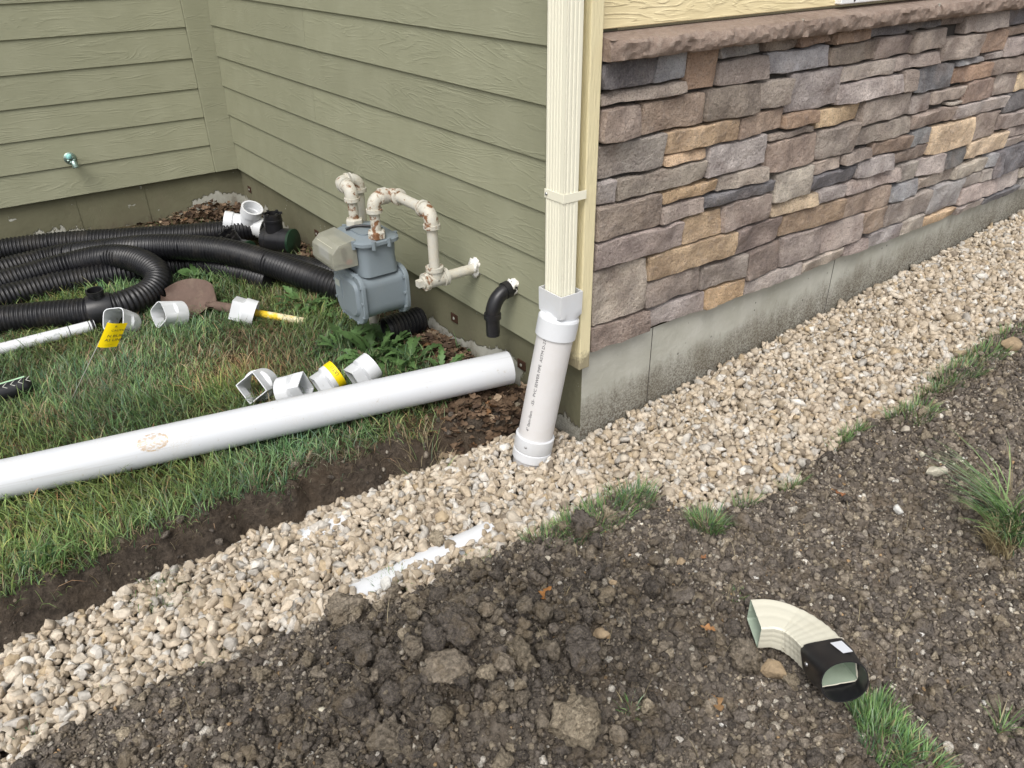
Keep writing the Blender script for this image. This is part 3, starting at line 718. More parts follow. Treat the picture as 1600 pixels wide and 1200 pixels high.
parts = [scatter(40000, 0.0028, 0.0075, 1.1, dirt_w, 1, CV1, .6, 0.15, tint=1.1),
         scatter(4600, 0.006, 0.012, 1.5, dirt_w, 2, CV2, .6, 0.2),
         scatter(420, 0.010, 0.020, 1.6, dirt_w, 2, CV3, .6, colt=CBIG),
         scatter(1000, 0.009, 0.022, 1.2, pile_w, 3, CV3, .65, 0.2, colt=CBIG, heap=.022),
         scatter(52, 0.026, 0.052, 1.0, core_w, 4, CV4, .7, 0.1, colt=CBIG, tint=1.12, heap=.045),
         scatter(420, 0.010, 0.026, 1.0, core_w, 3, CV3, .7, 0.1, colt=CBIG, tint=1.15, heap=.065),
         scatter(60, 0.020, 0.042, 1.3, pile_w, 4, CV4, .6, 0.28, colt=CBIG, heap=.02),
         scatter(2600, 0.003, 0.010, 1.3, pile_w, 1, CV2, .6, heap=.03),
         scatter(1800, 0.003, 0.014, 1.3, bank_w, 1, CV2, .6, tint=0.72),
         scatter(2800, 0.003, 0.009, 1.5, dirt_w, 1, RVs, .6, 0.1, colt=[(3, (0.52, 0.48, 0.41)), (3, (0.42, 0.36, 0.28)), (1, (0.62, 0.60, 0.56)), (1, (0.40, 0.27, 0.15))])]
parts += [scatter(260, 0.004, 0.011, 1.4, lambda x, y, tl, tr, px, py: (tr < 0.0) & (tr > -0.22) & (y < -0.15 + 0*x) & (g.uniform(0, 1, len(x)) < 0.5*np.exp(tr/0.06)), 1, CV2, .6, -1.2)]
V, T, C_ = merge(parts)
cl = link('soil_clods', fast_mesh('soil_clods', V, T, C_, False), M['clod'])
tag(cl, 'loose dark brown clods and crumbs of dug soil', 'soil', kind='stuff')
# stones picked out on the soil, each its own thing
PB = [(1463, 735, .027, 'largest cream white stone on the soil by the grass tuft'), (1403, 796, .018, 'flat white stone lying left of the long grass tuft'),
      (1414, 671, .017, 'small cream stone on soil beside the gravel edge'), (1440, 710, .012, 'small white chip just above the largest cream stone'),
      (1580, 541, .032, 'brown rounded stone on the soil bank at right edge'), (1208, 1047, .026, 'flat tan stone below the cream downspout elbow'),
      (1568, 802, .022, 'white stone among the dry grass at right edge'), (1065, 878, .014, 'yellowish pebble on the bare soil above the downspout elbow'),
      (935, 990, .017, 'tan lump of stone on the soil right of the dirt pile'), (958, 911, .010, 'pale tan pebble on the soil below the grass clump'),
      (604, 911, .017, 'round pale stone lying on the half buried white pipe'), (856, 873, .010, 'pale stone at the soil edge below the grass clump'), (504, 1108, .009, 'white chip of stone at the foot of the dirt pile')]
for i, (px, py, r, lab) in enumerate(PB):
    q = at_z(px, py, -0.2)
    for _ in range(6): q = at_z(px, py, float(gzf([q[0]], [q[1]])[0]) + r*.75 + (0.04 if 'pipe' in lab else 0))
    V, T = hull_rock(40+i, 16, .08); rt1 = rot_mats(1, g)[0]
    V = (V*np.array([1.25, .95, .7]) @ rt1.T)*r
    c = np.array([(0.60, 0.56, 0.45), (0.66, 0.65, 0.61), (0.50, 0.45, 0.37)][i % 3]) if 'tan' not in lab and 'brown' not in lab and 'yellow' not in lab else np.array((0.33, 0.25, 0.16))
    o = link('stone', fast_mesh('stone', V, T, np.repeat(c[None], len(V), 0), False), M['gravel']); o.location = q
    tag(o, lab, 'stone', 'loose stones on the soil')

# ------------------------------------------------------------------ grass
def blades(x, y, z, length, width, az, lean, col, tipcol, curl=1.0, seg=3):
    n = len(x); t = np.linspace(0, 1, seg+1)
    d = np.stack([np.cos(az), np.sin(az)], -1)                     # lean direction
    ang = lean[:, None]*(0.35 + curl*t[None]**1.2)                    # from vertical
    ds = length[:, None]/seg
    hx = np.concatenate([np.zeros((n, 1)), np.cumsum(np.sin(ang[:, :-1])*ds, 1)], 1)
    hz = np.concatenate([np.zeros((n, 1)), np.cumsum(np.cos(ang[:, :-1])*ds, 1)], 1)
    cx = x[:, None] + hx*d[:, :1]; cy = y[:, None] + hx*d[:, 1:]; cz = z[:, None] + hz - 0.004
    tw = az + g.uniform(0.6, 2.4, n); sx, sy = np.cos(tw), np.sin(tw)
    wd = width[:, None]*np.array([1.0, .92, .68, 0.0] if seg == 3 else [1, .95, .8, .5, 0])[None]*0.5
    Lf = np.stack([cx-wd*sx[:, None], cy-wd*sy[:, None], cz], -1); Rt = np.stack([cx+wd*sx[:, None], cy+wd*sy[:, None], cz], -1)
    V = np.concatenate([np.stack([Lf[:, :seg], Rt[:, :seg]], 2).reshape(n, 2*seg, 3), Lf[:, seg:]], 1)
    f = []
    for k in range(seg-1): a = 2*k; f += [(a, a+1, a+3), (a, a+3, a+2)]
    f += [(2*seg-2, 2*seg-1, 2*seg)]
    T = (np.array(f)[None] + (np.arange(n)*(2*seg+1))[:, None, None]).reshape(-1, 3)
    tt = np.r_[np.repeat(t[:seg], 2), 1.0][None, :, None]
    C_ = col[:, None]*(1-tt) + tipcol[:, None]*tt
    return V.reshape(-1, 3), T, C_.reshape(-1, 3)
g = np.random.default_rng(25)
GREEN = [(26, (0.100, 0.185, 0.062)), (26, (0.155, 0.255, 0.095)), (16, (0.080, 0.155, 0.082)), (18, (0.225, 0.33, 0.135)), (14, (0.185, 0.245, 0.155))]
TAN = [(40, (0.27, 0.225, 0.135)), (30, (0.20, 0.165, 0.10)), (20, (0.36, 0.31, 0.20)), (10, (0.14, 0.105, 0.065))]
def lawn(n, lo, hi, wlo, whi, tanbias=0.0, leanlo=.25, leanhi=1.25, edge=False):
    x = g.uniform(-2.15, 0.0, n*3); y = g.uniform(-0.2, 2.88, n*3)
    z, tl, tr = ground(x, y, True); p = np.stack([x, y, 0*x], -1); px, py = pxy(x, y, z)
    ok = (px > -80) & (py < 1150)
    if edge: ok &= (tl > 0.040) & (tl < 0.100)
    else: ok &= (tl > 0.060)
    # thinner under the leaves along the walls and at the house corner
    thin = sstep(-0.42, -0.12, x)*sstep(0.35, 0.1, y) + sstep(-0.30, -0.08, x)*(y > 0.3) + sstep(1.75, 2.2, y)*sstep(-1.0, -0.55, x) + sstep(2.5, 2.75, y)
    thin = thin + 0.9*sstep(0.35, 0.0, np.hypot((x+0.28), y-0.02)/1.0)
    ok &= g.uniform(0, 1, len(x)) > np.clip(thin, 0, 0.97)
    i = np.nonzero(ok)[0][:n]; x, y, z, p, tl = x[i], y[i], z[i], p[i], tl[i]; m = len(i)
    dry = 0.06 + 0.36*vnoise(p*3.0, 61) + 0.25*vnoise(p*11.0, 62) + tanbias
    dry = dry + 0.26*np.exp(-((x+0.50)/0.22)**2-((y-0.95)/0.30)**2) + 0.22*np.exp(-((x+0.72)/0.2)**2-((y-0.95)/0.3)**2) + 0.30*sstep(0.16, 0.08, tl)*(x > -1.3)
    tn = g.uniform(0, 1, m) < np.clip(dry, 0.05, 0.93)
    col = np.where(tn[:, None], pick(g, m, TAN), pick(g, m, GREEN))*g.uniform(0.75, 1.25, (m, 1))*(1 + 0.30*vnoise(p*5.0, 66))[:, None]*np.stack([1+0.16*vnoise(p*2.6, 67), np.ones(m), 1-0.2*vnoise(p*2.6, 67)], 1)
    tip = np.where((g.uniform(0, 1, m) < 0.25)[:, None], col*np.array([1.8, 1.25, 1.2]), col*1.12)
    flow = 2.2*vnoise(p*1.7, 63)*math.pi; az = flow + g.normal(0, 1.7, m)
    ln = g.uniform(lo, hi, m)*(1+0.35*vnoise(p*4.0, 64))
    if edge: az = -math.pi/2 + g.normal(0, 0.7, m) - 0.15
    return blades(x, y, z, ln, g.uniform(wlo, whi, m), az, g.uniform(leanlo, leanhi, m), col, tip)
parts = [lawn(40000, 0.022, 0.060, 0.0020, 0.0036, 0.0, .6, 1.6), lawn(15000, 0.018, 0.045, 0.0014, 0.0025, 0.40, .9, 1.7), lawn(11000, 0.05, 0.09, 0.0024, 0.0042, -0.22, .6, 1.7),
         lawn(5200, 0.03, 0.085, 0.0014, 0.0028, 0.25, .6, 1.8, True), lawn(4200, 0.03, 0.10, 0.0012, 0.0024, 0.75, .8, 2.0, True)]
def tuft(px, py, n, rad, lo, hi, lean=(.5, 1.3), tan=0.22, wid=(.0018, .0032), bright=1.0, seg=3, el=1.0, fan=None, curl=1.0):
    q = at_z(px, py, -0.2)
    for _ in range(6): q = at_z(px, py, float(gzf([q[0]], [q[1]])[0]))
    a = g.uniform(0, 2*math.pi, n); rr = rad*np.sqrt(g.uniform(0, 1, n)); x = q[0] + rr*np.cos(a)*el; y = q[1] + rr*np.sin(a); z = gzf(x, y)
    tn = g.uniform(0, 1, n) < tan
    col = np.where(tn[:, None], pick(g, n, TAN), pick(g, n, GREEN))*g.uniform(.8, 1.25, (n, 1))*bright
    az = a + g.normal(0, .6, n) if fan is None else g.normal(fan[0], fan[1], n)
    return blades(x, y, z, g.uniform(lo, hi, n), g.uniform(*wid, n), az, g.uniform(*lean, n), col, col*1.25, curl, seg)
for a in [(985, 782, 230, .065, .03, .08), (945, 803, 240, .075, .03, .075), (900, 826, 230, .075, .03, .07), (855, 842, 200, .07, .02, .06), (745, 882, 160, .03, .02, .05),
          (620, 915, 130, .028, .03, .06), (600, 925, 60, .02, .03, .055), (1105, 822, 300, .045, .03, .08), (1165, 790, 60, .03, .03, .07), (1235, 765, 70, .03, .03, .07), (1330, 682, 120, .035, .03, .06),
          (1310, 700, 60, .03, .03, .06), (1425, 650, 260, .07, .03, .06), (1490, 585, 320, .09, .03, .06), (1530, 560, 260, .08, .03, .06), (1575, 525, 160, .08, .03, .06), (1460, 615, 200, .07, .03, .06), (1200, 965, 60, .018, .02, .04),
          (1150, 935, 40, .02, .015, .03), (50, 1165, 40, .02, .03, .06), (335, 1030, 90, .03, .02, .035), (165, 1098, 24, .015, .03, .05), (985, 1110, 30, .02, .02, .04), (1565, 1140, 40, .015, .03, .07)]:
    parts.append(tuft(*a))
parts += [tuft(1365, 1125, 420, .045, .03, .065, (.1, 1.0), .04, bright=1.35), tuft(1385, 1165, 420, .055, .03, .065, (.1, 1.0), .04, bright=1.35), tuft(1440, 1195, 200, .045, .03, .06, bright=1.2),
          tuft(1578, 800, 40, .04, .10, .24, (.8, 1.6), .08, (.0028, .0045), 1.0, 4), tuft(1582, 825, 110, .035, .14, .36, (1.6, 2.05), .10, (.0028, .0045), 1.1, 4, fan=(2.7, .6), curl=.4), tuft(1575, 845, 90, .03, .12, .30, (1.6, 2.05), .15, (.0028, .0045), 1.1, 4, fan=(-2.9, .6), curl=.4), tuft(1562, 862, 220, .03, .06, .12, (.7, 1.25), .98, (.0018, .0032), 1.5, 4, fan=(2.4, 1.0)),
          tuft(75, 905, 90, .05, .06, .13, (.5, 1.6), .15, (.003, .0055), 1.3, 4, fan=(-1.3, .8)), tuft(225, 880, 120, .06, .05, .11, (.6, 1.7), .5, (.0018, .003), 1.1, 4, fan=(-1.4, .5)),
          tuft(30, 455, 60, .08, .05, .09, (.3, 1.1), .05, (.003, .006), 1.4), tuft(170, 465, 90, .08, .05, .10, (.3, 1.2), .1, (.003, .006), 1.5), tuft(90, 470, 70, .08, .04, .09, (.3, 1.2), .1, (.003, .006), 1.4),
          tuft(370, 445, 90, .06, .06, .12, (.3, 1.2), .2, (.002, .004), 1.2), tuft(440, 470, 60, .06, .04, .08, (.3, 1.2), .5), tuft(660, 700, 160, .08, .04, .09, (.5, 1.5), .8)]
xs_, ys_ = g.uniform(-1.4, 1.6, 900), g.uniform(-1.5, 0.0, 900); zs_, _, trs = ground(xs_, ys_, True); kk = np.nonzero(trs > 0.05)[0][:360]
parts.append(blades(xs_[kk], ys_[kk], zs_[kk]+.012, g.uniform(.02, .07, len(kk)), g.uniform(.0008, .0016, len(kk)), g.uniform(0, 6.28, len(kk)), g.uniform(1.1, 1.6, len(kk)), pick(g, len(kk), TAN)*1.1, pick(g, len(kk), TAN)*1.2))
V, T, C_ = merge(parts)
gs = link('grass', fast_mesh('grass', V, T, C_, True), M['grass'])
tag(gs, 'green and straw coloured grass of the lawn and its tufts', 'grass', kind='stuff')

# ------------------------------------------------------------------ dry leaves
def leaf_mesh(seed, lobed=True):
    h = np.random.default_rng(seed); n = 13; t = np.linspace(0, 1, n)
    wv = np.sin(math.pi*np.clip(t, .02, .98)**0.85)*0.32
    if lobed: wv = wv*(0.35 + 0.65*np.abs(np.sin(t*math.pi*2.5+.4)))
    b1, b2, tw = h.uniform(-.9, .9), h.uniform(-1.4, 1.4), h.uniform(-.8, .8); V = []; T = []
    for i in range(n):
        z0 = b1*(t[i]-.5)**2
        for s in (-1, 0, 1):
            V.append((t[i]-.5, s*wv[i], z0 + abs(s)*b2*wv[i]*wv[i]*1.6 + s*tw*wv[i]*(t[i]-.5) + h.normal(0, .015)))
    for i in range(n-1):
        for s in (0, 1):
            a = 3*i+s; T += [(a, a+1, a+4), (a, a+4, a+3)]
    return np.array(V), np.array(T)
LV = [leaf_mesh(i, i % 3 > 0) for i in range(9)]
LCOL = [(30, (0.115, 0.075, 0.048)), (24, (0.17, 0.115, 0.075)), (26, (0.075, 0.050, 0.035)), (14, (0.30, 0.225, 0.155)), (5, (0.20, 0.11, 0.055))]
g = np.random.default_rng(35)
LR = []
def litter(cx, cy, sx, sy, n, pileh, slo=.016, shi=.055):
    x = cx + sx*g.normal(0, 1, n).clip(-2, 2); y = cy + sy*g.normal(0, 1, n).clip(-2, 2)
    x = np.minimum(x, 0.0); y = np.minimum(y, L_IN+0.005)
    z = gzf(x, y) + 0.008 + pileh*g.uniform(0, 1, n)*np.exp(-((x-cx)/sx)**2*.5-((y-cy)/sy)**2*.5)
    x = np.where(y > 0.0, np.minimum(x, -0.008), x)
    s = g.uniform(slo, shi, n); e = g.normal(0, .65, (n, 2)); az = g.uniform(0, 6.28, n)
    ca, sa = np.cos(az), np.sin(az); Z = np.zeros(n); O = np.ones(n)
    Rz = np.stack([np.stack([ca, -sa, Z], -1), np.stack([sa, ca, Z], -1), np.stack([Z, Z, O], -1)], 1)
    cb_, sb_ = np.cos(e[:, 0]), np.sin(e[:, 0]); Rx = np.stack([np.stack([O, Z, Z], -1), np.stack([Z, cb_, -sb_], -1), np.stack([Z, sb_, cb_], -1)], 1)
    return bake(LV, np.stack([x, y, z], 1), np.repeat(s[:, None], 3, 1), Rz @ Rx, pick(g, n, LCOL)*g.uniform(.75, 1.25, (n, 1)), g)
parts = [litter(-0.24, 2.74, .20, .09, 520, .10), litter(-0.06, 2.3, .05, .3, 220, .03), litter(-0.05, 1.75, .05, .25, 260, .03), litter(-0.07, 1.2, .06, .2, 220, .03),
         litter(-0.06, 0.65, .05, .14, 280, .05), litter(-0.08, 0.42, .06, .10, 200, .03), litter(-0.14, 0.16, .09, .06, 300, .035), litter(-0.15, 0.07, .09, .045, 200, .02), litter(-0.42, 1.25, .12, .15, 50, .01), litter(-0.30, 0.75, .08, .1, 40, .01), litter(-0.33, 0.10, .10, .05, 30, .01)]
V, T, C_ = merge(parts)
lf = link('leaf_litter', fast_mesh('leaf_litter', V, T, C_, True), M['leaf'])
tag(lf, 'drifts of dry brown leaves along the house walls', 'leaves', kind='stuff')
SL = [(848, 926, .048, (0.36, 0.17, 0.06), 'single orange brown leaf on the soil pile behind the dirt mound'), (1118, 1098, .055, (0.36, 0.22, 0.11), 'torn tan leaf on the soil left of the downspout elbow'),
      (1312, 768, .042, (0.28, 0.13, 0.065), 'brown oak leaf on the soil near the gravel edge'), (288, 714, .060, (0.26, 0.14, 0.09), 'brown curled leaf against the long white pipe'),
      (1190, 776, .036, (0.30, 0.17, 0.10), 'small brown leaf at the gravel edge beside grass'), (1099, 871, .026, (0.32, 0.16, 0.08), 'tiny orange leaf scrap on bare soil'),
      (568, 899, .0, None, None), (1106, 982, .034, (0.38, 0.20, 0.09), 'folded orange leaf between dirt pile and downspout elbow')]
for i, (px, py, s, c, lab) in enumerate(SL):
    if not lab: continue
    q = at_z(px, py, -0.2)
    for _ in range(6): q = at_z(px, py, float(gzf([q[0]], [q[1]])[0]) + 0.012)
    V, T = LV[i % 9]; me = fast_mesh('dry_leaf', V*s, T, np.repeat(np.array(c)[None], len(V), 0), True)
    o = link('dry_leaf', me, M['leaf']); o.location = q; o.rotation_euler = (g.uniform(-.3, .3), g.uniform(-.3, .3), g.uniform(0, 6)); tag(o, lab, 'leaf', 'single fallen leaves')

# ------------------------------------------------------------------ downspout and drain riser
def dparent(o, p): o.parent = p; o.matrix_parent_inverse = Matrix.Translation(-Vector(p.location)); return o
def fluted(cx, cy, hx, hy, n=90, depth=0.0016, grooves=(3, 5)):
    pts = []
    for (ax_, ay, bx, by, nx, ny, gr_) in [(-hx, hy, -hx, -hy, 1, 0, grooves[1]), (-hx, -hy, hx, -hy, 0, 1, grooves[0]), (hx, -hy, hx, hy, -1, 0, grooves[1]), (hx, hy, -hx, hy, 0, -1, grooves[0])]:
        for i in range(n):
            t = i/n; d = 0.0
            if 0.12 < t < 0.88: d = depth*max(0.0, math.sin((t-0.12)/0.76*gr_*2*math.pi))**0.7 if math.sin((t-0.12)/0.76*gr_*2*math.pi) > 0 else 0.0
            if t < 0.03: d = depth*0.8
            pts.append((cx + ax_+(bx-ax_)*t + nx*d, cy + ay+(by-ay)*t + ny*d))
    return pts
DX, DY = -0.076, -0.1245
ds = empty('downspout', (DX, DY, 0.27)); tag(ds, 'cream fluted metal downspout on the house corner', 'downspout')
pr0 = fluted(DX, DY, 0.0255, 0.0385)
mb = MB(); mb.loft([[(x, y, z) for x, y in pr0] for z in (0.275, 0.7, 2.4)], True, False, False)
prin = [(DX+(x-DX)*0.86, DY+(y-DY)*0.90) for x, y in pr0]
mb.loft([[(x, y, z) for x, y in reversed(prin)] for z in (0.275, 2.4)], True, False, False)
dparent(mb.build('spout_tube', M['downspout'], smooth=True, auto=30), ds)
mb = MB(); zs = 0.567
def uband(off, th, z0, z1):
    a = [(-.022, -0.0385-off), (-.0255-off, -0.0385-off), (-.0255-off, 0.0385+off), (-.022, 0.0385+off)]
    # open band round three sides, ends turned to the wall
    o_ = [(DX+0.052, DY-0.0385-off), (DX-.0255-off, DY-.0385-off), (DX-.0255-off, DY+.0385+off), (DX+0.052, DY+.0385+off)]
    i_ = [(DX+0.052, DY-0.0385-off+th), (DX-.0255-off+th, DY-.0385-off+th), (DX-.0255-off+th, DY+.0385+off-th), (DX+0.052, DY+.0385+off-th)]
    pl = o_ + i_[::-1]
    mb.loft([[(x, y, z) for x, y in pl] for z in (z0, z1)], True, True, True)
uband(0.0022, 0.0014, zs-0.012, zs+0.012)
st = mb.build('strap', M['downspout'], bevel=0.0006); dparent(st, ds)
lathe(mb := MB(), (DX-0.029, DY+0.030, zs), (-1, 0, 0), [(0, .0045), (.002, .004), (.0035, .002), (.0035, 0)], 10); dparent(mb.build('screw', M['metal'], smooth=True), ds)

rb = RISER0.copy(); rb[2] = -0.30; rt_ = np.array([DX+0.002, DY+0.004, 0.205]); RA = (rt_-rb)/np.linalg.norm(rt_-rb)
riser = empty('drain_riser', tuple(RISER0)); tag(riser, 'leaning white sewer pipe joining the downspout to the gravel trench', 'drain pipe')
RP = 0.0545
Lr = float(np.linalg.norm(rt_-rb))
mb = MB(); lathe(mb, rb, RA, [(0.0, RP-.004), (0.0, RP), (Lr-0.005, RP), (Lr-0.005, RP-.004), (0.0, RP-.004)], 48, (1, 0, 0))
M['pvc_riser'] = m_simple('riser_pvc', (0.62, 0.607, 0.60), 0.40, 0.04, 8.0, 0, 0.4, dirt=(0.48, 0.42, 0.33), dirtamt=0.25)
dparent(mb.build('pipe', M['pvc_riser'], smooth=True, auto=40), riser)
mb = MB(); q0 = 0.035
lathe(mb, rb, RA, [(q0, RP+.0004), (q0, RP+.006), (q0+.028, RP+.0065), (q0+.030, RP+.0045), (q0+.034, RP+.0065), (q0+.078, RP+.0068), (q0+.081, RP+.004), (q0+.081, RP+.0004)], 48, (1, 0, 0))
dparent(mb.build('coupling', M['pvc'], smooth=True, auto=30), riser)
_bn = np.cross(RA, np.array([1.0, 0, 0])); _bn /= np.linalg.norm(_bn); _an = np.cross(_bn, RA)
def riser_pt(h, ang, r): return rb + RA*h + r*(math.cos(ang)*_an + math.sin(ang)*_bn)
view_a = None
_c = CAM - rb; _ca = math.atan2(_c @ _bn, _c @ _an)          # side of the pipe that faces the viewer's spot
pt = riser_pt(q0+.058, _ca - 0.35 if (riser_pt(0, _ca-.35, 1) @ _r2) < (riser_pt(0, _ca+.35, 1) @ _r2) else _ca + 0.35, RP+.0066)
_sg = -1 if (riser_pt(0, _ca-.35, 1) @ _r2) < (riser_pt(0, _ca+.35, 1) @ _r2) else 1       # angular direction that runs left in view
pt2 = riser_pt(q0+.058, _ca + _sg*.35, RP+.0066)
lathe(mb := MB(), pt2, pt2-(rb+RA*(q0+.058)), [(0, .0045), (.002, .004), (.003, 0)], 10); dparent(mb.build('screw', M['metal'], smooth=True), riser)
# square-to-round adapter on top
def sq_ring(cx, cy, z, hx, hy, n=48, pw=34.0):
    out = []
    for i in range(n):
        t = 2*math.pi*i/n; c, s = math.cos(t), math.sin(t); k_ = (abs(c)**pw+abs(s)**pw)**(-1/pw)
        out.append((cx+hx*c*k_, cy+hy*s*k_, z))
    return out
def rd_ring(h, r, n=48):
    X_ = np.array([1.0, 0, 0]) - RA[0]*RA; X_ /= np.linalg.norm(X_); Y_ = np.cross(RA, X_)
    return [tuple(rb + RA*h + r*(math.cos(2*math.pi*i/n)*X_ + math.sin(2*math.pi*i/n)*Y_)) for i in range(n)]
mb = MB(); h1 = Lr-0.058
ax_, ay = DX+0.004, DY+0.002
mb.loft([rd_ring(h1, RP+.0005), rd_ring(h1, RP+.0062), rd_ring(h1+.056, RP+.0062), rd_ring(h1+.062, RP+.003), rd_ring(h1+.064, RP-0.002),
         sq_ring(ax_, ay, 0.222, .0395, .051), sq_ring(ax_, ay, 0.240, .0400, .0515), sq_ring(ax_, ay, 0.292, .0405, .052), sq_ring(ax_, ay, 0.292, .0375, .049), sq_ring(ax_, ay, 0.235, .0365, .048), rd_ring(h1+.056, RP-.006)], True)
dparent(mb.build('adapter', M['pvc'], smooth=True, auto=28), riser)
# printed lettering wrapped on the pipe
def text_mesh(body, size):
    cu = bpy.data.curves.new('txt', 'FONT'); cu.body = body; cu.size = size; cu.resolution_u = 2
    ob = bpy.data.objects.new('txt', cu); COL.objects.link(ob); bpy.context.view_layer.update()
    me = bpy.data.meshes.new_from_object(ob.evaluated_get(bpy.context.evaluated_depsgraph_get())); bpy.data.objects.remove(ob)
    return me
me = text_mesh('4" 0am-0am    -SS-  PVC SEWER PIPE  ASTM D-2729  30', 0.0135)
xs_ = [v.co.x for v in me.vertices]; wtx = max(xs_); sx = 0.345/wtx
for v in me.vertices:
    h = 0.145 + v.co.x*sx; a = _ca + _sg*(0.42) + (_sg*(v.co.y/ RP))
    q = riser_pt(h, a, RP+.0006); v.co = q
o = link('printed_text', me, M['ink']); dparent(o, riser)
# torn tag of the tape behind the coupling
# ------------------------------------------------------------------ pipes on and in the ground
def hollow(name, A, B, r, wall, mat, label, cat, seg=40, group=None):
    A = np.asarray(A, float); B = np.asarray(B, float); L = float(np.linalg.norm(B-A)); o = empty(name, tuple((A+B)/2 - np.array([0, 0, r])))
    mb = MB(); lathe(mb, A, B-A, [(0, r-wall), (0, r), (L*.25, r), (L*.5, r), (L*.75, r), (L, r), (L, r-wall), (L*.5, r-wall), (0, r-wall)], seg)
    me = mb.build(name, mat, smooth=True, auto=40); bpy.data.objects.remove(o); return tag(me, label, cat, group)
def m_bigpipe():
    k = NT('scuffed_white_pvc'); ob = k.tc.outputs['Object']
    sc_ = at_z(238, 690, -0.085); vm = k.n('ShaderNodeVectorMath', operation='DISTANCE'); k.l(ob, vm.inputs[0]); vm.inputs[1].default_value = tuple(sc_)
    n1 = k.noise(ob, 120.0, 4, 0.7); n2 = k.noise(k.map(ob, (1, 1, 1)), 9.0, 4, 0.6); n3 = k.noise(ob, 70.0, 2, 0.5)
    dv = k.n('ShaderNodeVectorMath', operation='SUBTRACT'); k.l(ob, dv.inputs[0]); dv.inputs[1].default_value = tuple(sc_)
    pa = at_z(796, 574, -0.098)-at_z(0, 750, -0.138); pa = pa/np.linalg.norm(pa)
    dt = k.n('ShaderNodeVectorMath', operation='DOT_PRODUCT'); k.l(dv.outputs[0], dt.inputs[0]); dt.inputs[1].default_value = tuple(pa)
    d2_ = k.math('MULTIPLY', vm.outputs['Value'], vm.outputs['Value']); t2 = k.math('MULTIPLY', dt.outputs['Value'], dt.outputs['Value'])
    el2 = k.math('ADD', k.math('DIVIDE', t2, 0.046**2), k.math('DIVIDE', k.math('SUBTRACT', d2_, t2), 0.030**2))
    blot = k.math('MULTIPLY', k.ramp(el2, [(0.0, 0.72), (0.55, 0.75), (0.85, 1.0), (1.0, 0.0)]), k.ramp(k.noise(k.map(ob, (1, 1, 2.2)), 110.0, 3, 0.6), [(0.46, 0.1), (0.54, 1.0)]))
    c = k.mix(n2, (0.55, 0.565, 0.59), (0.60, 0.615, 0.64))
    c = k.mix(k.ramp(n3, [(0.70, 0.0), (0.76, 0.5)]), c, (0.42, 0.38, 0.32))
    dust = k.math('MULTIPLY', k.ramp(n2, [(0.5, 0.0), (0.7, 1.0)]), k.ramp(k.noise(ob, 300.0, 2, .6), [(.45, 0.0), (.65, .55)]))
    c = k.mix(dust, c, (0.50, 0.46, 0.39))
    Xs = k.sep(ob); strk = k.noise(k.comb(k.math('MULTIPLY', k.math('ADD', k.math('MULTIPLY', Xs[0], .95), k.math('MULTIPLY', Xs[1], -.25)), 1.2), k.math('MULTIPLY', k.math('ADD', k.math('MULTIPLY', Xs[0], .25), k.math('MULTIPLY', Xs[1], .95)), 45.0), k.math('MULTIPLY', Xs[2], 45.0)), 1.6, 3, .6)
    c = k.mix(k.ramp(strk, [(0.60, 0.0), (0.70, 0.40)]), c, (0.36, 0.35, 0.34))
    c = k.mix(blot, c, (0.42, 0.31, 0.20)); return k.out(c, 0.33, None, spec=0.45)
M['bigpipe'] = m_bigpipe()
A = at_z(0, 750, -0.138); B = at_z(796, 574, -0.098); d_ = (A-B)/np.linalg.norm(A-B)
hollow('white_pipe', A + d_*0.9, B, 0.0565, 0.004, M['bigpipe'], 'long white plastic pipe lying across the lawn to the wall', 'pipe')
zc_ = float(zgrav(P0[0])) - 0.036
hollow('buried_pipe', P0*[1, 1, 0] + [0, 0, zc_] - PAX*(0.10*float(np.linalg.norm(P1-P0))), P1*[1, 1, 0] + [0, 0, zc_+.004] + PAX*0.03, 0.050, 0.004, M['pvc'], 'half buried white drain pipe showing through the gravel', 'pipe')
q1, q2 = at_z(470, 838, -0.272), at_z(545, 806, -0.272)
hollow('buried_pipe', q1 + [0, 0, -.042], q2 + [0, 0, -.040], 0.050, 0.004, M['pvc'], 'sliver of white pipe at the trench edge below the dirt bank', 'pipe')
# small white torn scrap in the gravel
q = at_z(1268, 567, float(zgrav(0.6))+0.02); mb = MB()
ang = [0, .6, 1.3, 2.1, 2.9, 3.7, 4.4, 5.3]; rr = [.030, .012, .020, .010, .028, .012, .022, .011]
pl = [(q[0]+r_*math.cos(a), q[1]+r_*math.sin(a)) for a, r_ in zip(ang, rr)]
mb.loft([[(x, y, q[2]+0.004*math.sin(i)) for i, (x, y) in enumerate(pl)], [(x, y, q[2]+.0015+0.004*math.sin(i)) for i, (x, y) in enumerate(pl)]], True, True, True)
tag(mb.build('paper_scrap', M['paper']), 'torn white scrap lying on the gravel beside the stone wall', 'scrap')

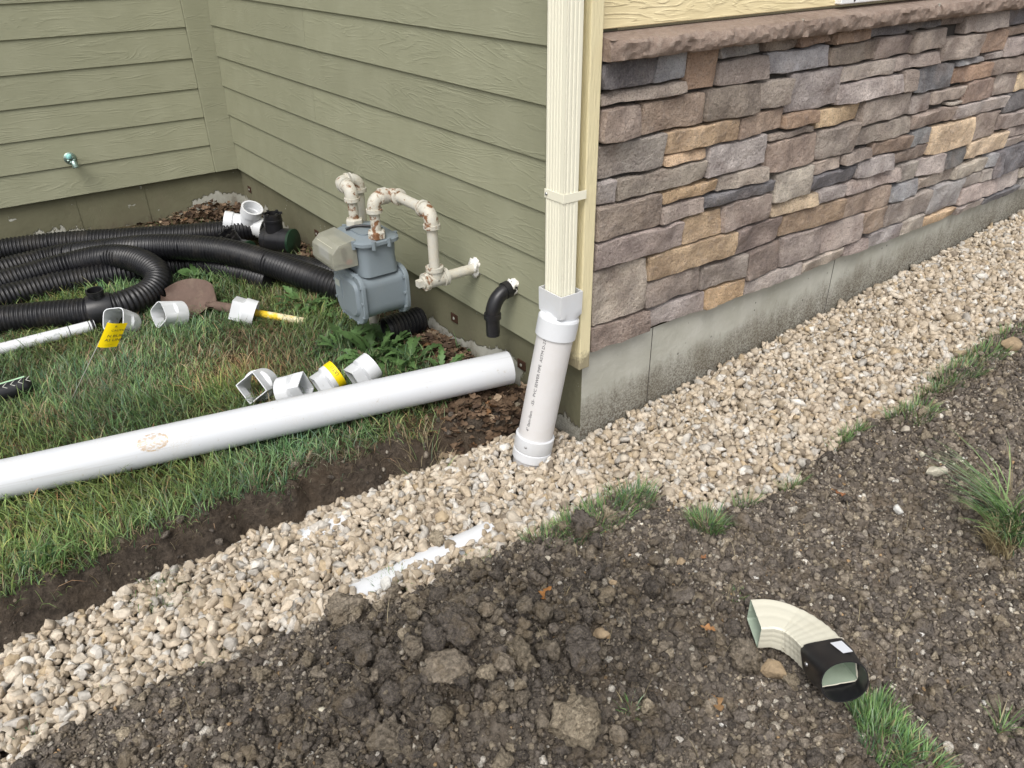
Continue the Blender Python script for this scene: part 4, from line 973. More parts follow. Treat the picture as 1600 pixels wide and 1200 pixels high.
# ------------------------------------------------------------------ black corrugated pipes
def corrugated(pts, label, r=0.058, period=0.0175, open_end=False):
    P, s = resample(catmull(pts, 10), period/5)
    ph = (np.arange(len(P)) % 5); rad = np.array([r, r, r-.0015, r-.0065, r-.0055])[ph]
    mb = MB(); tube(mb, P, rad, 22, cap0=not open_end, cap1=True)
    o = mb.build('corrugated_pipe', M['blackpipe'], smooth=True, auto=75)
    return tag(o, label, 'drain pipe', 'black corrugated drain pipes')
zz_ = -0.145
corrugated([at_z(-90, 408, zz_), at_z(0, 392, zz_), at_z(100, 380, zz_), at_z(200, 374, zz_), at_z(300, 367, zz_+.01), at_z(400, 357, zz_+.02), at_z(440, 353, zz_+.02)], 'black corrugated pipe rearmost along the green foundation')
corrugated([at_z(-90, 448, -.15), at_z(0, 424, -.15), at_z(90, 402, -.14), at_z(170, 392, -.10), at_z(235, 386, -.06), at_z(300, 387, -.055), at_z(360, 394, -.06), at_z(420, 411, -.08), at_z(480, 432, -.10), at_z(545, 455, -.14)], 'thick black corrugated pipe arching over the others toward the gas meter')
corrugated([at_z(-90, 475, -.14), at_z(0, 444, -.13), at_z(95, 417, -.11), at_z(160, 403, -.085), at_z(205, 404, -.075), at_z(238, 419, -.085), at_z(248, 438, -.11), at_z(234, 457, -.13), at_z(200, 473, -.135), at_z(150, 485, -.14), at_z(70, 493, -.145), at_z(0, 500, -.145), at_z(-90, 512, -.145)], 'black corrugated pipe bent in a hairpin loop on the lawn')
corrugated([at_z(-90, 494, -.15), at_z(0, 468, -.15), at_z(100, 443, -.15), at_z(200, 427, -.155), at_z(300, 414, -.165), at_z(370, 425, -.165), at_z(425, 440, -.17)], 'black corrugated pipe lying inside the hairpin loop')
corrugated([at_z(405, 408, -.175), at_z(450, 415, -.165), at_z(500, 425, -.16), at_z(545, 437, -.16)], 'black corrugated pipe end behind the gas meter')
# short open piece by the wall
A = at_z(603, 516, -0.155); B = at_z(656, 499, -0.150); D_ = (B-A)/np.linalg.norm(B-A); A = A - D_*0.0; Ls = float(np.linalg.norm(B-A))
prof = [(0.0, .043), (0.0, .049), (.012, .050), (.014, .046)]; h = .016
while h < Ls: prof += [(h, .046), (h+.003, .052), (h+.009, .052), (h+.012, .046)]; h += .0155
prof += [(Ls+.012, .044), (Ls+.012, .040), (.02, .042), (0, .043)]
lathe(mb := MB(), A, D_, prof, 30); tag(mb.build('pipe_coupling', M['black'], smooth=True, auto=50), 'short open black corrugated coupling between meter and foundation', 'pipe fitting')

def dirv(a, b, c): v = a*_r2 + b*_u2 - c*_fw; return v/np.linalg.norm(v)
def tee(px, py, z, r, ln, rc, axis_, col_dir, label, hcol=0.075):
    c = at_z(px, py, z); a = np.asarray(axis_, float); a /= np.linalg.norm(a); t = empty('drain_tee', (c[0], c[1], z-r)); tag(t, label, 'pipe fitting', 'black drain tees')
    A0 = c - a*ln*.5
    lathe(mb := MB(), A0, a, [(0, r*.80), (0, r), (.018, r), (.020, r*1.03), (.026, r*1.03), (.028, r), (ln*.68, r), (ln*.68+.002, r*1.025), (ln, r*1.025), (ln, r*.8), (0, r*.8)], 36); dparent(mb.build('tee_body', M['black'], smooth=True, auto=35), t)
    lathe(mb := MB(), A0+a*ln, a, [(-.004, r*1.03), (.002, r*1.05), (.008, r*1.05), (.010, r*.98), (.010, r*.6), (.012, r*.55), (.012, 0)], 36); cp = mb.build('end_cap', M['darkgreen'], smooth=True, auto=35); dparent(cp, t); cp['label'] = 'dark green end cap'
    cdv = np.asarray(col_dir, float); cdv /= np.linalg.norm(cdv); Bc = c - a*ln*.12
    lathe(mb := MB(), Bc, cdv, [(0, rc), (r+hcol*.45, rc), (r+hcol*.47, rc*1.05), (r+hcol*.62, rc*1.05), (r+hcol*.64, rc), (r+hcol, rc*.99), (r+hcol, rc*.90), (0, rc*.90)], 36); dparent(mb.build('collar', M['black'], smooth=True, auto=35), t)
    for k in range(6):
        an = k*math.pi/3; up_ = np.array([0.0, 0, 1]); n_ = np.cross(cdv, a); n_ /= np.linalg.norm(n_); b_ = np.cross(cdv, n_)
        qq = Bc + cdv*(r+hcol) + rc*.96*(math.cos(an)*n_+math.sin(an)*b_); lathe(mb := MB(), qq-cdv*.004, cdv, [(0, .0001), (0, .008), (.010, .007), (.010, 0)], 8); dparent(mb.build('snap_tab', M['black'], smooth=True, auto=35), t)
    return t
rh = np.array([math.sin(YAW), -math.cos(YAW), 0.0]); fh = np.array([math.cos(YAW), math.sin(YAW), 0.0])
tee(436, 376, -0.138, 0.062, 0.150, 0.043, rh*.97 - fh*.30, (0.03, 0, 1), 'larger black drain tee with upright collar by the foundation')
tee(375, 388, -0.150, 0.046, 0.115, 0.038, rh*.9 - fh*.55, (-.42, -.05, .9), 'smaller black drain tee behind the arching corrugated pipe', 0.05)
# inline tee on the hairpin pipe
c = at_z(158, 484, -0.14); t = empty('pipe_tee', (c[0], c[1], -0.2)); tag(t, 'black tee fitting with brown rim on the hairpin corrugated pipe', 'pipe fitting')
a = at_z(165, 482, -.14)-at_z(140, 486.5, -.14); a /= np.linalg.norm(a)
lathe(mb := MB(), c-a*.045, a, [(0, .055), (0, .064), (.012, .066), (.078, .066), (.09, .064), (.09, .055)], 30); dparent(mb.build('sleeve', M['black'], smooth=True, auto=35), t)
lathe(mb := MB(), c, (-.05, -.1, 1), [(.02, .030), (.075, .030), (.077, .033), (.092, .033), (.092, .028), (.03, .027)], 28); dparent(mb.build('collar', M['black'], smooth=True, auto=35), t)
# white Y fitting in the corner
c = at_z(388, 351, -0.105); t = empty('pipe_wye', (c[0], c[1], -0.2)); tag(t, 'white plastic Y fitting lying in the leaves at the inner corner', 'pipe fitting')
def stub(o_, d, L_, r, rim, nm):
    lathe(mb := MB(), o_, d, [(0, r), (L_-.045, r), (L_-.040, r+rim), (L_, r+rim), (L_, r-.004), (L_-.04, r-.005), (L_-.045, r-.009), (0, r-.009)], 36); dparent(mb.build(nm, M['pvc'], smooth=True, auto=35), t)
stub(c, dirv(.40, .60, .68), .115, .048, .005, 'hub'); stub(c, dirv(-.93, .10, .20), .115, .048, .005, 'hub'); stub(c, dirv(.9, -.25, .1), .09, .048, .005, 'hub')

# ------------------------------------------------------------------ white downspout adapters strewn on the lawn
def adapter_mesh(n=40, hs=.040, rr=.0535, ls=.052, lr=.050, pw=9.0, wall=.0032):
    def sqr(z, h):
        return [(h*math.cos(t)*(abs(math.cos(t))**pw+abs(math.sin(t))**pw)**(-1/pw), h*math.sin(t)*(abs(math.cos(t))**pw+abs(math.sin(t))**pw)**(-1/pw), z) for t in [2*math.pi*i/n for i in range(n)]]
    def cir(z, r): return [(r*math.cos(2*math.pi*i/n), r*math.sin(2*math.pi*i/n), z) for i in range(n)]
    mb = MB(); mb.loft([sqr(ls, hs-wall), sqr(ls, hs), sqr(.004, hs), cir(-.004, rr), cir(-lr, rr), cir(-lr, rr-wall), cir(-.006, rr-wall), sqr(.004, hs-wall), sqr(ls, hs-wall)], True)
    me = bpy.data.meshes.new('pipe_adapter'); me.from_pydata(mb.v, [], mb.f); me.update(); me.materials.append(M['pvc'])
    me.polygons.foreach_set('use_smooth', [True]*len(me.polygons)); me.set_sharp_from_angle(angle=R(30)); return me
AD = adapter_mesh(pw=40.0, ls=.042); AD2 = adapter_mesh(pw=4.5, hs=.045)
def place_adapter(px, py, z, d, roll, label, me=AD, s=1.0):
    o = bpy.data.objects.new('pipe_adapter', me); COL.objects.link(o); d = Vector(d); o.location = at_z(px, py, z)
    o.rotation_euler = (d.to_track_quat('Z', 'Y') @ Matrix.Rotation(R(roll), 3, 'Z').to_quaternion()).to_euler(); o.scale = (s, s, s)
    return tag(o, label, 'pipe adapter', 'white downspout adapters on the lawn')
place_adapter(190, 503, -0.160, dirv(-.15, .15, .95), 10, 'white adapter ring standing in grass behind the yellow flag', AD2)
place_adapter(266, 491, -0.150, dirv(-.55, -.10, .83), 45, 'white adapter with rounded square mouth beside the shovel blade', AD2)
place_adapter(380, 485, -0.150, dirv(-.93, .27, .20), 12, 'white adapter lying over the yellow shovel handle', AD, 1.02)
place_adapter(402, 603, -0.135, dirv(-.16, -.16, .97), 40, 'white adapter turned to show its diamond shaped square mouth', AD)
place_adapter(461, 609, -0.135, dirv(.90, .20, .22), 12, 'plain white adapter on its side behind the long pipe', AD, .98)
o6 = place_adapter(510, 595, -0.128, dirv(-.72, -.55, .30), 20, 'white adapter with a yellow band on its round collar', AD, .9)
lathe(mb := MB(), (0, 0, -.052), (0, 0, 1), [(0, .0537), (0, .0545), (.030, .0545), (.030, .0537)], 40); yb = mb.build('yellow_band', M['yellow'], smooth=True, auto=40); yb.parent = o6
me = text_mesh('ULT11', .02)
d6 = Vector(CAM) - o6.location; loc6 = o6.rotation_euler.to_matrix().inverted() @ d6; a6 = math.atan2(loc6.y, loc6.x)
wtx = max(v.co.x for v in me.vertices)
for v in me.vertices: v.co = Vector((.0548*math.cos(a6+.25+(v.co.x-wtx/2)/.0548*.8), .0548*math.sin(a6+.25+(v.co.x-wtx/2)/.0548*.8), -.046+v.co.y*.9))
tx = link('printed_text', me, M['ink']); tx.parent = o6
place_adapter(566, 583, -0.130, dirv(-.70, -.60, .35), 15, 'white adapter with its round collar leaning on the dandelion', AD, .95)

# ------------------------------------------------------------------ shovel, pole, flag, grip
c = at_z(296, 466, -0.165); t = empty('shovel', (c[0], c[1], -0.2)); tag(t, 'rusty round point shovel with worn yellow handle in the grass', 'shovel')
h0 = at_z(338, 478, -0.165); h1 = at_z(468, 501, -0.182); ax_ = (h1-h0)/np.linalg.norm(h1-h0)
sd = np.cross(ax_, np.array([0, 0, 1.0])); sd /= np.linalg.norm(sd)
tocam = CAM-c; tocam /= np.linalg.norm(tocam)
nn = np.cross(sd, ax_); nn = nn*.86 + (sd*.5 if sd @ tocam > 0 else -sd*.5); nn /= np.linalg.norm(nn); sd = np.cross(ax_, nn)
Vs = []; Fs = []; nu, nv = 16, 12
for lay in (0, 1):
    for i in range(nu+1):
        u = i/nu; wd = .104*max(.16, (1-abs(2*min(max(u, .002), .97)-1.0)**2.3)**.62)
        for j in range(nv+1):
            v = 2*j/nv-1; dish = .030*(v*v) + .016*(2*u-1)**2 - 0.010
            p_ = h0 - ax_*.245*(1-u) + sd*v*wd + nn*(dish - .002*lay); Vs.append(p_)
st_ = (nu+1)*(nv+1)
for i in range(nu):
    for j in range(nv):
        a_ = i*(nv+1)+j; Fs.append((a_, a_+1, a_+nv+2, a_+nv+1)); Fs.append((st_+a_, st_+a_+nv+1, st_+a_+nv+2, st_+a_+1))
mb = MB(); mb.add(Vs, Fs); M['rustblade'] = m_simple('soil_caked_steel', (0.125, 0.085, 0.068), 0.75, 0.35, 22, 0.002, 0.25, dirt=(0.22, 0.165, 0.12), dirtamt=0.6)
dparent(mb.build('blade', M['rustblade'], smooth=True), t)
mb = MB(); tube(mb, [h0-ax_*.05-nn*.004, h0, h0+ax_*.06, h0+ax_*.12], [.010, .020, .021, .020], 16); dparent(mb.build('socket', M['rustblade'], smooth=True), t)
def m_handle():
    k = NT('worn_yellow_handle'); n = k.noise(k.tc.outputs['Object'], 26.0, 4, .6)
    hx = k.math('DIVIDE', k.math('SUBTRACT', k.sep(k.tc.outputs['Object'])[0], float(h0[0]+ax_[0]*.20)), float(ax_[0]*.14))
    c_ = k.mix(k.ramp(k.math('ADD', n, k.math('MULTIPLY', hx, 0.22)), [(0.56, 0.0), (0.70, 1.0)]), (0.72, 0.50, 0.03), (0.66, 0.58, 0.38)); return k.out(c_, 0.55)
M['handle'] = m_handle()
mb = MB(); tube(mb, [h0+ax_*.11, h0+ax_*.3, h1, h1+ax_*.02], .0155, 16); dparent(mb.build('handle', M['handle'], smooth=True), t)
A = at_z(-60, 561, -.172); B = at_z(148, 508, -.172); D_ = (B-A)/np.linalg.norm(B-A); L_ = float(np.linalg.norm(B-A)); t = empty('white_pole', (A+B)/2 - [0, 0, .02]); tag(t, 'thin white pole with black bands at the left in the grass', 'pole')
lathe(mb := MB(), A, D_, [(0, 0), (0, .0225), (L_, .0225), (L_, .018), (L_-.03, .018), (L_-.03, 0)], 24); dparent(mb.build('pole_shaft', M['pvc'], smooth=True, auto=40), t)
for hh, wd in ((L_-.012, .010), (L_-.095, .003), (L_-.022, .003)): lathe(mb := MB(), A+D_*hh, D_, [(0, .0224), (0, .0231), (wd, .0231), (wd, .0224)], 24); dparent(mb.build('black_band', M['black'], smooth=True, auto=40), t)
# flag
Bf = at_z(104, 640, -0.20); Tf = at_z(152, 541, 0.02); wd_ = (Tf-Bf)/np.linalg.norm(Tf-Bf)
t = empty('marker_flag', tuple(Bf)); tag(t, 'yellow buried gas line flag on a thin wire', 'flag')
mb = MB(); tube(mb, [Bf-wd_*.02, Tf, Tf+wd_*.105], .0013, 8); dparent(mb.build('wire', M['wire'], smooth=True), t)
Q = [Tf, at_z(182, 543, Tf[2]-.012), at_z(199, 506, Tf[2]+.075), at_z(168, 503, Tf[2]+.088)]
mb = MB(); Vf = []; nf = 10
fn = np.cross(Q[1]-Q[0], Q[3]-Q[0]); fn /= np.linalg.norm(fn); fn = fn if fn @ (CAM-Q[0]) > 0 else -fn
def flagp(u, v, off=0.0): return (Q[0]*(1-u)*(1-v) + Q[1]*u*(1-v) + Q[2]*u*v + Q[3]*(1-u)*v) + fn*(0.006*math.sin(u*3.6+.5) + off)
for lay in (0, 1):
    for i in range(nf+1):
        for j in range(7): Vf.append(flagp(i/nf, j/6, -.0006*lay))
Ff = []
for i in range(nf):
    for j in range(6):
        a_ = i*7+j; Ff += [(a_, a_+7, a_+8, a_+1), (77+a_, 77+a_+1, 77+a_+8, 77+a_+7)]
mb.add(Vf, Ff); dparent(mb.build('flag_sheet', M['yellow'], smooth=True), t)
for body, sz, u0, v0 in (('R', .013, .46, .84), ('CAUTION', .0115, .36, .68), ('N BURIED', .0155, .28, .44), ('AS LINE', .0155, .24, .27), ('______', .008, .32, .13)):
    me = text_mesh(body, sz); lu = float(np.linalg.norm(Q[1]-Q[0])); lv = float(np.linalg.norm(Q[3]-Q[0]))
    for v in me.vertices: v.co = Vector(flagp(u0 + v.co.x/lu*.95, v0 + v.co.y/lv, .0006))
    dparent(link('printed_text', me, M['ink']), t)
# dark grip at the left edge
A = at_z(-70, 636, -.155); B = at_z(50, 599, -.152); D_ = (B-A)/np.linalg.norm(B-A); t = empty('tool_grip', (A+B)/2 - [0, 0, .025]); tag(t, 'black rounded grip with white marks and pale green stripe at left edge', 'tool handle')
P_, s_ = resample(np.array([A, B + D_*.004]), .006); endr = np.sqrt(np.clip(1-(np.clip((s_-s_[-1]+.030)/.030, 0, 1))**2, .03, 1))
mb = MB(); tube(mb, P_, .0315*endr, 24); dparent(mb.build('grip_body', M['black'], smooth=True), t)
up_ = dirv(-.3, .9, .35); up_ = up_ - (up_ @ D_)*D_; up_ /= np.linalg.norm(up_); s2 = np.cross(D_, up_)
M['palegreen'] = m_simple('pale_green_rubber', (0.36, 0.55, 0.36), .5)
mb = MB(); pts = [P_[i] for i in range(0, len(P_)-3)]
mb.loft([[tuple(p_ + .0312*(math.cos(a_)*up_ + math.sin(a_)*s2)*k_) for a_, k_ in ((-.35, 1.0), (-.35, 1.04), (0, 1.05), (.35, 1.04), (.35, 1.0))] for p_ in pts], False); dparent(mb.build('green_stripe', M['palegreen'], smooth=True), t)
fc = dirv(0, .35, .9); fc = fc-(fc @ D_)*D_; fc /= np.linalg.norm(fc); s3 = np.cross(D_, fc)
for k in range(6):
    p_ = P_[-1] - D_*(.020+.0235*k); mb = MB()
    mb.loft([[tuple(p_ + D_*(.006*abs(a_)*6 + off) + 0.0318*(math.cos(a_)*fc+math.sin(a_)*s3)) for off in (0, .003)] for a_ in (-.40, -.20, 0, .16, .30)], False); dparent(mb.build('white_mark', M['wire']), t)

# ------------------------------------------------------------------ gas meter
MX, MY0, MY1 = -0.24, 0.68, 0.85
mt = empty('gas_meter', (MX, 0.765, -0.2)); tag(mt, 'grey blue gas meter with rusty painted pipes at the siding', 'gas meter')
def rrect(y0, y1, z0, z1, rad, n=7):
    pts = []
    for (cy, cz, a0, r_) in ((y1-rad[0], z1-rad[0], 0, rad[0]), (y0+rad[0], z1-rad[0], 90, rad[0]), (y0+rad[1], z0+rad[1], 180, rad[1]), (y1-rad[1], z0+rad[1], 270, rad[1])):
        for i in range(n): a = R(a0 + 90*i/(n-1)); pts.append((cy+r_*math.cos(a), cz+r_*math.sin(a)))
    return pts
def prismx(mb, prof, xs_):          # xs_: list of (x, inset)
    cy = sum(p[0] for p in prof)/len(prof); cz = sum(p[1] for p in prof)/len(prof)
    def ins(p, d):
        v = np.array([p[0]-cy, p[1]-cz]); l = np.linalg.norm(v); return (p[0]-v[0]/l*d, p[1]-v[1]/l*d)
    mb.loft([[(x, *ins(p, d)) for p in prof] for x, d in xs_], True, True, True)
lower = rrect(0.642, 0.872, -0.055, 0.135, (0.045, 0.062))
mb = MB(); prismx(mb, lower, [(-.322, .016), (-.240, .020), (-.160, .016)]); dparent(mb.build('body', M['meter'], smooth=True, auto=40), mt)
for xa, nm in ((-.338, 'front_cover'), (-.164, 'rear_cover')):
    mb = MB(); f = -1 if 'front' in nm else 1
    prismx(mb, lower, [(xa+.016, .004), (xa+.015, 0), (xa+.003, 0), (xa, .003)] if f < 0 else [(xa, .003), (xa+.003, 0), (xa+.015, 0), (xa+.018, .004)])
    o = dparent(mb.build(nm, M['meter'], smooth=True, auto=40), mt)
    # raised boss on the cover
    mb = MB(); prismx(mb, rrect(.668, .846, -.032, .112, (.035, .05)), [(xa+(.001 if f < 0 else .017), 0), (xa-.010 if f < 0 else xa+.028, .010)]); dparent(mb.build(nm+'_panel', M['meter'], smooth=True, auto=40), mt)
    for (yy, zz2) in ((.650, .10), (.649, .04), (.652, -.015), (.700, -.05), (.765, -.052), (.82, -.048), (.866, .0), (.866, .07), (.70, .131), (.82, .131)):
        lathe(mb := MB(), (xa-.004 if f < 0 else xa-.006, yy, zz2), (1, 0, 0), [(0, 0), (0, .006), (.022, .006), (.022, 0)], 8); dparent(mb.build('bolt', M['meter'], smooth=True, auto=40), mt)
def rectz(x0, x1, y0, y1, r_, n=6):
    return [(a, b) for a, b in rrect(x0, x1, y0, y1, (r_, r_), n)]
mb = MB(); mb.loft([[(x, y, z) for x, y in rectz(-.312+i, -.168-i, .662+i, .868-i, .03)] for z, i in ((.125, .0), (.18, .004), (.242, .002))], True, False, False); dparent(mb.build('upper_case', M['meter'], smooth=True, auto=40), mt)
mb = MB(); mb.loft([[(x, y, z) for x, y in rectz(-.325+i, -.155-i, .648+i, .882-i, .045)] for z, i in ((.238, .004), (.240, 0), (.251, 0), (.256, .006), (.258, .022), (.262, .03))], True, True, True); dparent(mb.build('top_plate', M['meter'], smooth=True, auto=40), mt)
for x, y in ((-.322, .70), (-.322, .83), (-.158, .70), (-.158, .83), (-.27, .65), (-.21, .65), (-.27, .88), (-.21, .88)):
    lathe(mb := MB(), (x, y, .228), (0, 0, 1), [(0, 0), (0, .008), (.030, .008), (.030, 0)], 8); dparent(mb.build('bolt', M['meter'], smooth=True, auto=40), mt)
mb = MB(); mb.loft([[(x, y, z) for x, y in rectz(-.285, -.195, .71, .82, .02)] for z in (.256, .268)], True, False, True); dparent(mb.build('top_boss', M['meter'], smooth=True, auto=40), mt)
mb = MB(); tube(mb, catmull([(-.30, .80, .268), (-.26, .79, .275), (-.22, .755, .274), (-.20, .715, .272)]), .005, 8); dparent(mb.build('seal_wire', M['black'], smooth=True), mt)
# index under its clear cover
mb = MB(); prof = [(-.312, .165), (-.402, .165), (-.408, .180), (-.404, .225), (-.375, .252), (-.312, .262)]
mb.loft([[(x, y, z) for x, z in prof] for y in (.70, .702, .868, .870)], True, True, True); iw = dparent(mb.build('index_cover', M['clear'], bevel=.004), mt); iw['label'] = 'yellowed clear plastic cover over the meter dials'
M['beige'] = m_simple('beige_module', (0.44, 0.43, 0.34), .5); M['redplastic'] = m_simple('red_plastic', (0.42, 0.06, 0.05), .5)
mb = MB(); mb.box(-.392, -.314, .722, .860, .172, .240); dparent(mb.build('index_module', M['beige'], bevel=.006), mt)
mb = MB(); mb.box(-.352, -.330, .7015, .7200, .176, .190); dparent(mb.build('red_tab', M['redplastic'], bevel=.003), mt)
mb = MB(); mb.box(-.394, -.391, .76, .84, .185, .225); dparent(mb.build('dial_plate', M['paper']), mt)
mb = MB(); mb.box(-.362, -.350, .703, .7215, .19, .232); dparent(mb.build('dark_strip', M['rusttie']), mt)
mb = MB(); mb.box(-.3505, -.347, .79, .842, .02, .092); dparent(mb.build('badge', m_simple('grey_badge', (.19, .225, .245), .5), bevel=.001), mt)
mb = MB(); mb.box(-.3512, -.3504, .800, .834, .062, .086); dparent(mb.build('badge_label', m_simple('pale_label', (.36, .38, .34), .6)), mt)
# pipework
RP_ = 0.0178
def pp(o, rust): o['rust'] = rust; return dparent(o, mt)
def nut(x, y, z, rust):
    lathe(mb := MB(), (x, y, z), (0, 0, 1), [(0, .024), (0, .033), (.022, .033), (.026, .030), (.026, .019)], 6); pp(mb.build('union_nut', M['rustpipe'], bevel=.0015), rust)
def pipe(a, b, rust=0.15, nm='pipe', r=RP_): mb = MB(); tube(mb, [a, (np.array(a)+np.array(b))/2, b], r, 20); pp(mb.build(nm, M['rustpipe'], smooth=True, auto=40), rust)
def elbow(c, d1, d2, rust=0.55, rr=.036, re=.0238):
    """corner at c, arms leave towards d1 and d2"""
    c = np.array(c, float); d1 = np.array(d1, float); d2 = np.array(d2, float); P_ = []
    ctr = c + rr*d1 + rr*d2
    for i in range(11):
        a = math.pi/2*i/10; P_.append(ctr - rr*d2*math.cos(a) - rr*d1*math.sin(a))
    P_ = [c + d1*(rr+.010)] + P_ + [c + d2*(rr+.010)]
    mb = MB(); tube(mb, P_, re, 22)
    for d in (d1, d2): lathe(mb, c + d*(rr+.004), d, [(0, re-.002), (0, re+.0045), (.013, re+.0045), (.015, re+.001), (.015, RP_-.001)], 22)
    pp(mb.build('elbow', M['rustpipe'], smooth=True, auto=45), rust)
Xp, Yp, Zp, Xm, Ym, Zm = (1, 0, 0), (0, 1, 0), (0, 0, 1), (-1, 0, 0), (0, -1, 0), (0, 0, -1)
X2 = -0.165; ZT = 0.398; YT = 0.425; ZO = 0.166
nut(MX, MY0, .258, .8); pipe((MX, MY0, .27), (MX, MY0, ZT-.03), .75, 'nipple')
elbow((MX, MY0, ZT), Zm, Xp, .55, .033); elbow((X2, MY0, ZT), Xm, Ym, .55, .033)
pipe((X2, MY0-.03, ZT), (X2, YT+.03, ZT), .35); elbow((X2, YT, ZT), Yp, Zm, .55)
pipe((X2, YT, ZT-.03), (X2, YT, ZO+.03), .12)
mb = MB(); tube(mb, [(X2-.040, YT, ZO), (X2, YT, ZO), (X2+.040, YT, ZO)], .0255, 22); tube(mb, [(X2, YT, ZO), (X2, YT, ZO+.042)], .0255, 22)
for o_, d in (((X2-.044, YT, ZO), Xp), ((X2+.030, YT, ZO), Xp), ((X2, YT, ZO+.032), Zp)): lathe(mb, o_, d, [(0, .02), (0, .0305), (.014, .0305), (.014, .02)], 22)
pp(mb.build('pipe_tee', M['rustpipe'], smooth=True, auto=45), .5)
mb = MB(); tube(mb, [(X2-.052, YT, ZO), (X2-.040, YT, ZO)], .020, 18); mb.box(X2-.070, X2-.050, YT-.011, YT+.011, ZO-.011, ZO+.011); pp(mb.build('plug', M['rustpipe']), .1)
pipe((X2+.04, YT, ZO), (0.006, YT, ZO), .0)
nut(MX, MY1, .258, .25); pipe((MX, MY1, .27), (MX, MY1, ZT-.035), .6, 'nipple')
Y3 = 0.945
elbow((MX, MY1, ZT-.004), Zm, Yp, .5, .030); elbow((MX, Y3, ZT-.004), Ym, Xp, .5, .030); elbow((X2, Y3, ZT-.004), Xm, Zm, .4, .030)
pipe((X2, Y3, ZT-.03), (X2, Y3, -.25), .05)
V, T = clod_variant(3, 33, .55, 2.4)
def foam(y, z, s, label):
    me = fast_mesh('sealant', V*np.array(s), T, None, True); o = link('sealant', me, M['foam']); o.location = (-.004, y, z); return o
f1 = foam(YT, ZO+.012, (.016, .030, .034), ''); dparent(f1, mt)

# ------------------------------------------------------------------ black outlet elbow on the siding
bo = empty('wall_outlet', (-.05, .205, .03)); tag(bo, 'black plastic outlet elbow sticking out of the green siding', 'outlet pipe')
cb_ = (-.085, .205, .158)
mb = MB(); P_ = [(0.012, .205, .172), (-.030, .205, .166)]; tube(mb, P_, .0235, 22); dparent(mb.build('stub', M['black'], smooth=True, auto=40), bo)
mb = MB(); P_ = catmull([(-.020, .205, .167), (-.045, .205, .160), (-.070, .205, .140), (-.084, .205, .108), (-.086, .205, .080)], 6); tube(mb, P_, .0245, 22)
lathe(mb, (-.018, .205, .1675), (-.985, 0, -.17), [(0, .022), (0, .0285), (.020, .0285), (.020, .022)], 22); lathe(mb, (-.086, .205, .098), (0, 0, -1), [(0, .022), (0, .0285), (.018, .0285), (.018, .022)], 22)
dparent(mb.build('elbow', M['black'], smooth=True, auto=40), bo)
lathe(mb := MB(), (-.086, .205, .085), (0, 0, -1), [(0, .0232), (.055, .0232), (.056, .0222), (.066, .0222), (.067, .0205), (.0, .0205)], 22); dparent(mb.build('tail_pipe', M['black'], smooth=True, auto=40), bo)
f2 = foam(.200, .180, (.022, .028, .026), ''); dparent(f2, bo)

# ------------------------------------------------------------------ outdoor faucet on the left wall
q = at_y(112, 250, 2.868); fa = empty('outdoor_faucet', (q[0], L_IN, q[2])); tag(fa, 'weathered chrome outdoor faucet with turquoise cap on left wall', 'faucet')
lathe(mb := MB(), (q[0], L_IN+.004, q[2]), (0, -1, 0), [(0, 0), (0, .028), (.006, .030), (.010, .024), (.014, .014), (.05, .013), (.05, 0)], 20); dparent(mb.build('flange', M['chrome'], smooth=True, auto=40), fa)
mb = MB(); tube(mb, catmull([(q[0], 2.88, q[2]), (q[0], 2.855, q[2]), (q[0]+.004, 2.838, q[2]-.014), (q[0]+.006, 2.832, q[2]-.034)], 5), [.015]*15+[.0145], 16) if False else tube(mb, catmull([(q[0], 2.88, q[2]), (q[0], 2.855, q[2]), (q[0]+.004, 2.838, q[2]-.014), (q[0]+.006, 2.832, q[2]-.034)], 5), .015, 16)
dparent(mb.build('spout', M['chrome'], smooth=True), fa)
for k in range(6):
    a = k*math.pi/3; p_ = np.array([q[0]-.004+.021*math.cos(a), 2.842, q[2]+.004+.021*math.sin(a)]); mb = MB(); tube(mb, [np.array([q[0]-.004, 2.842, q[2]+.004]), p_], [.006, .0085], 10); dparent(mb.build('handle_lobe', M['chrome'], smooth=True), fa)
lathe(mb := MB(), (q[0]-.012, 2.838, q[2]+.016), (0, -.15, 1), [(0, 0), (0, .012), (.002, .0135), (.016, .0135), (.019, .011), (.019, 0)], 18); dparent(mb.build('cap', M['teal'], smooth=True, auto=40), fa)

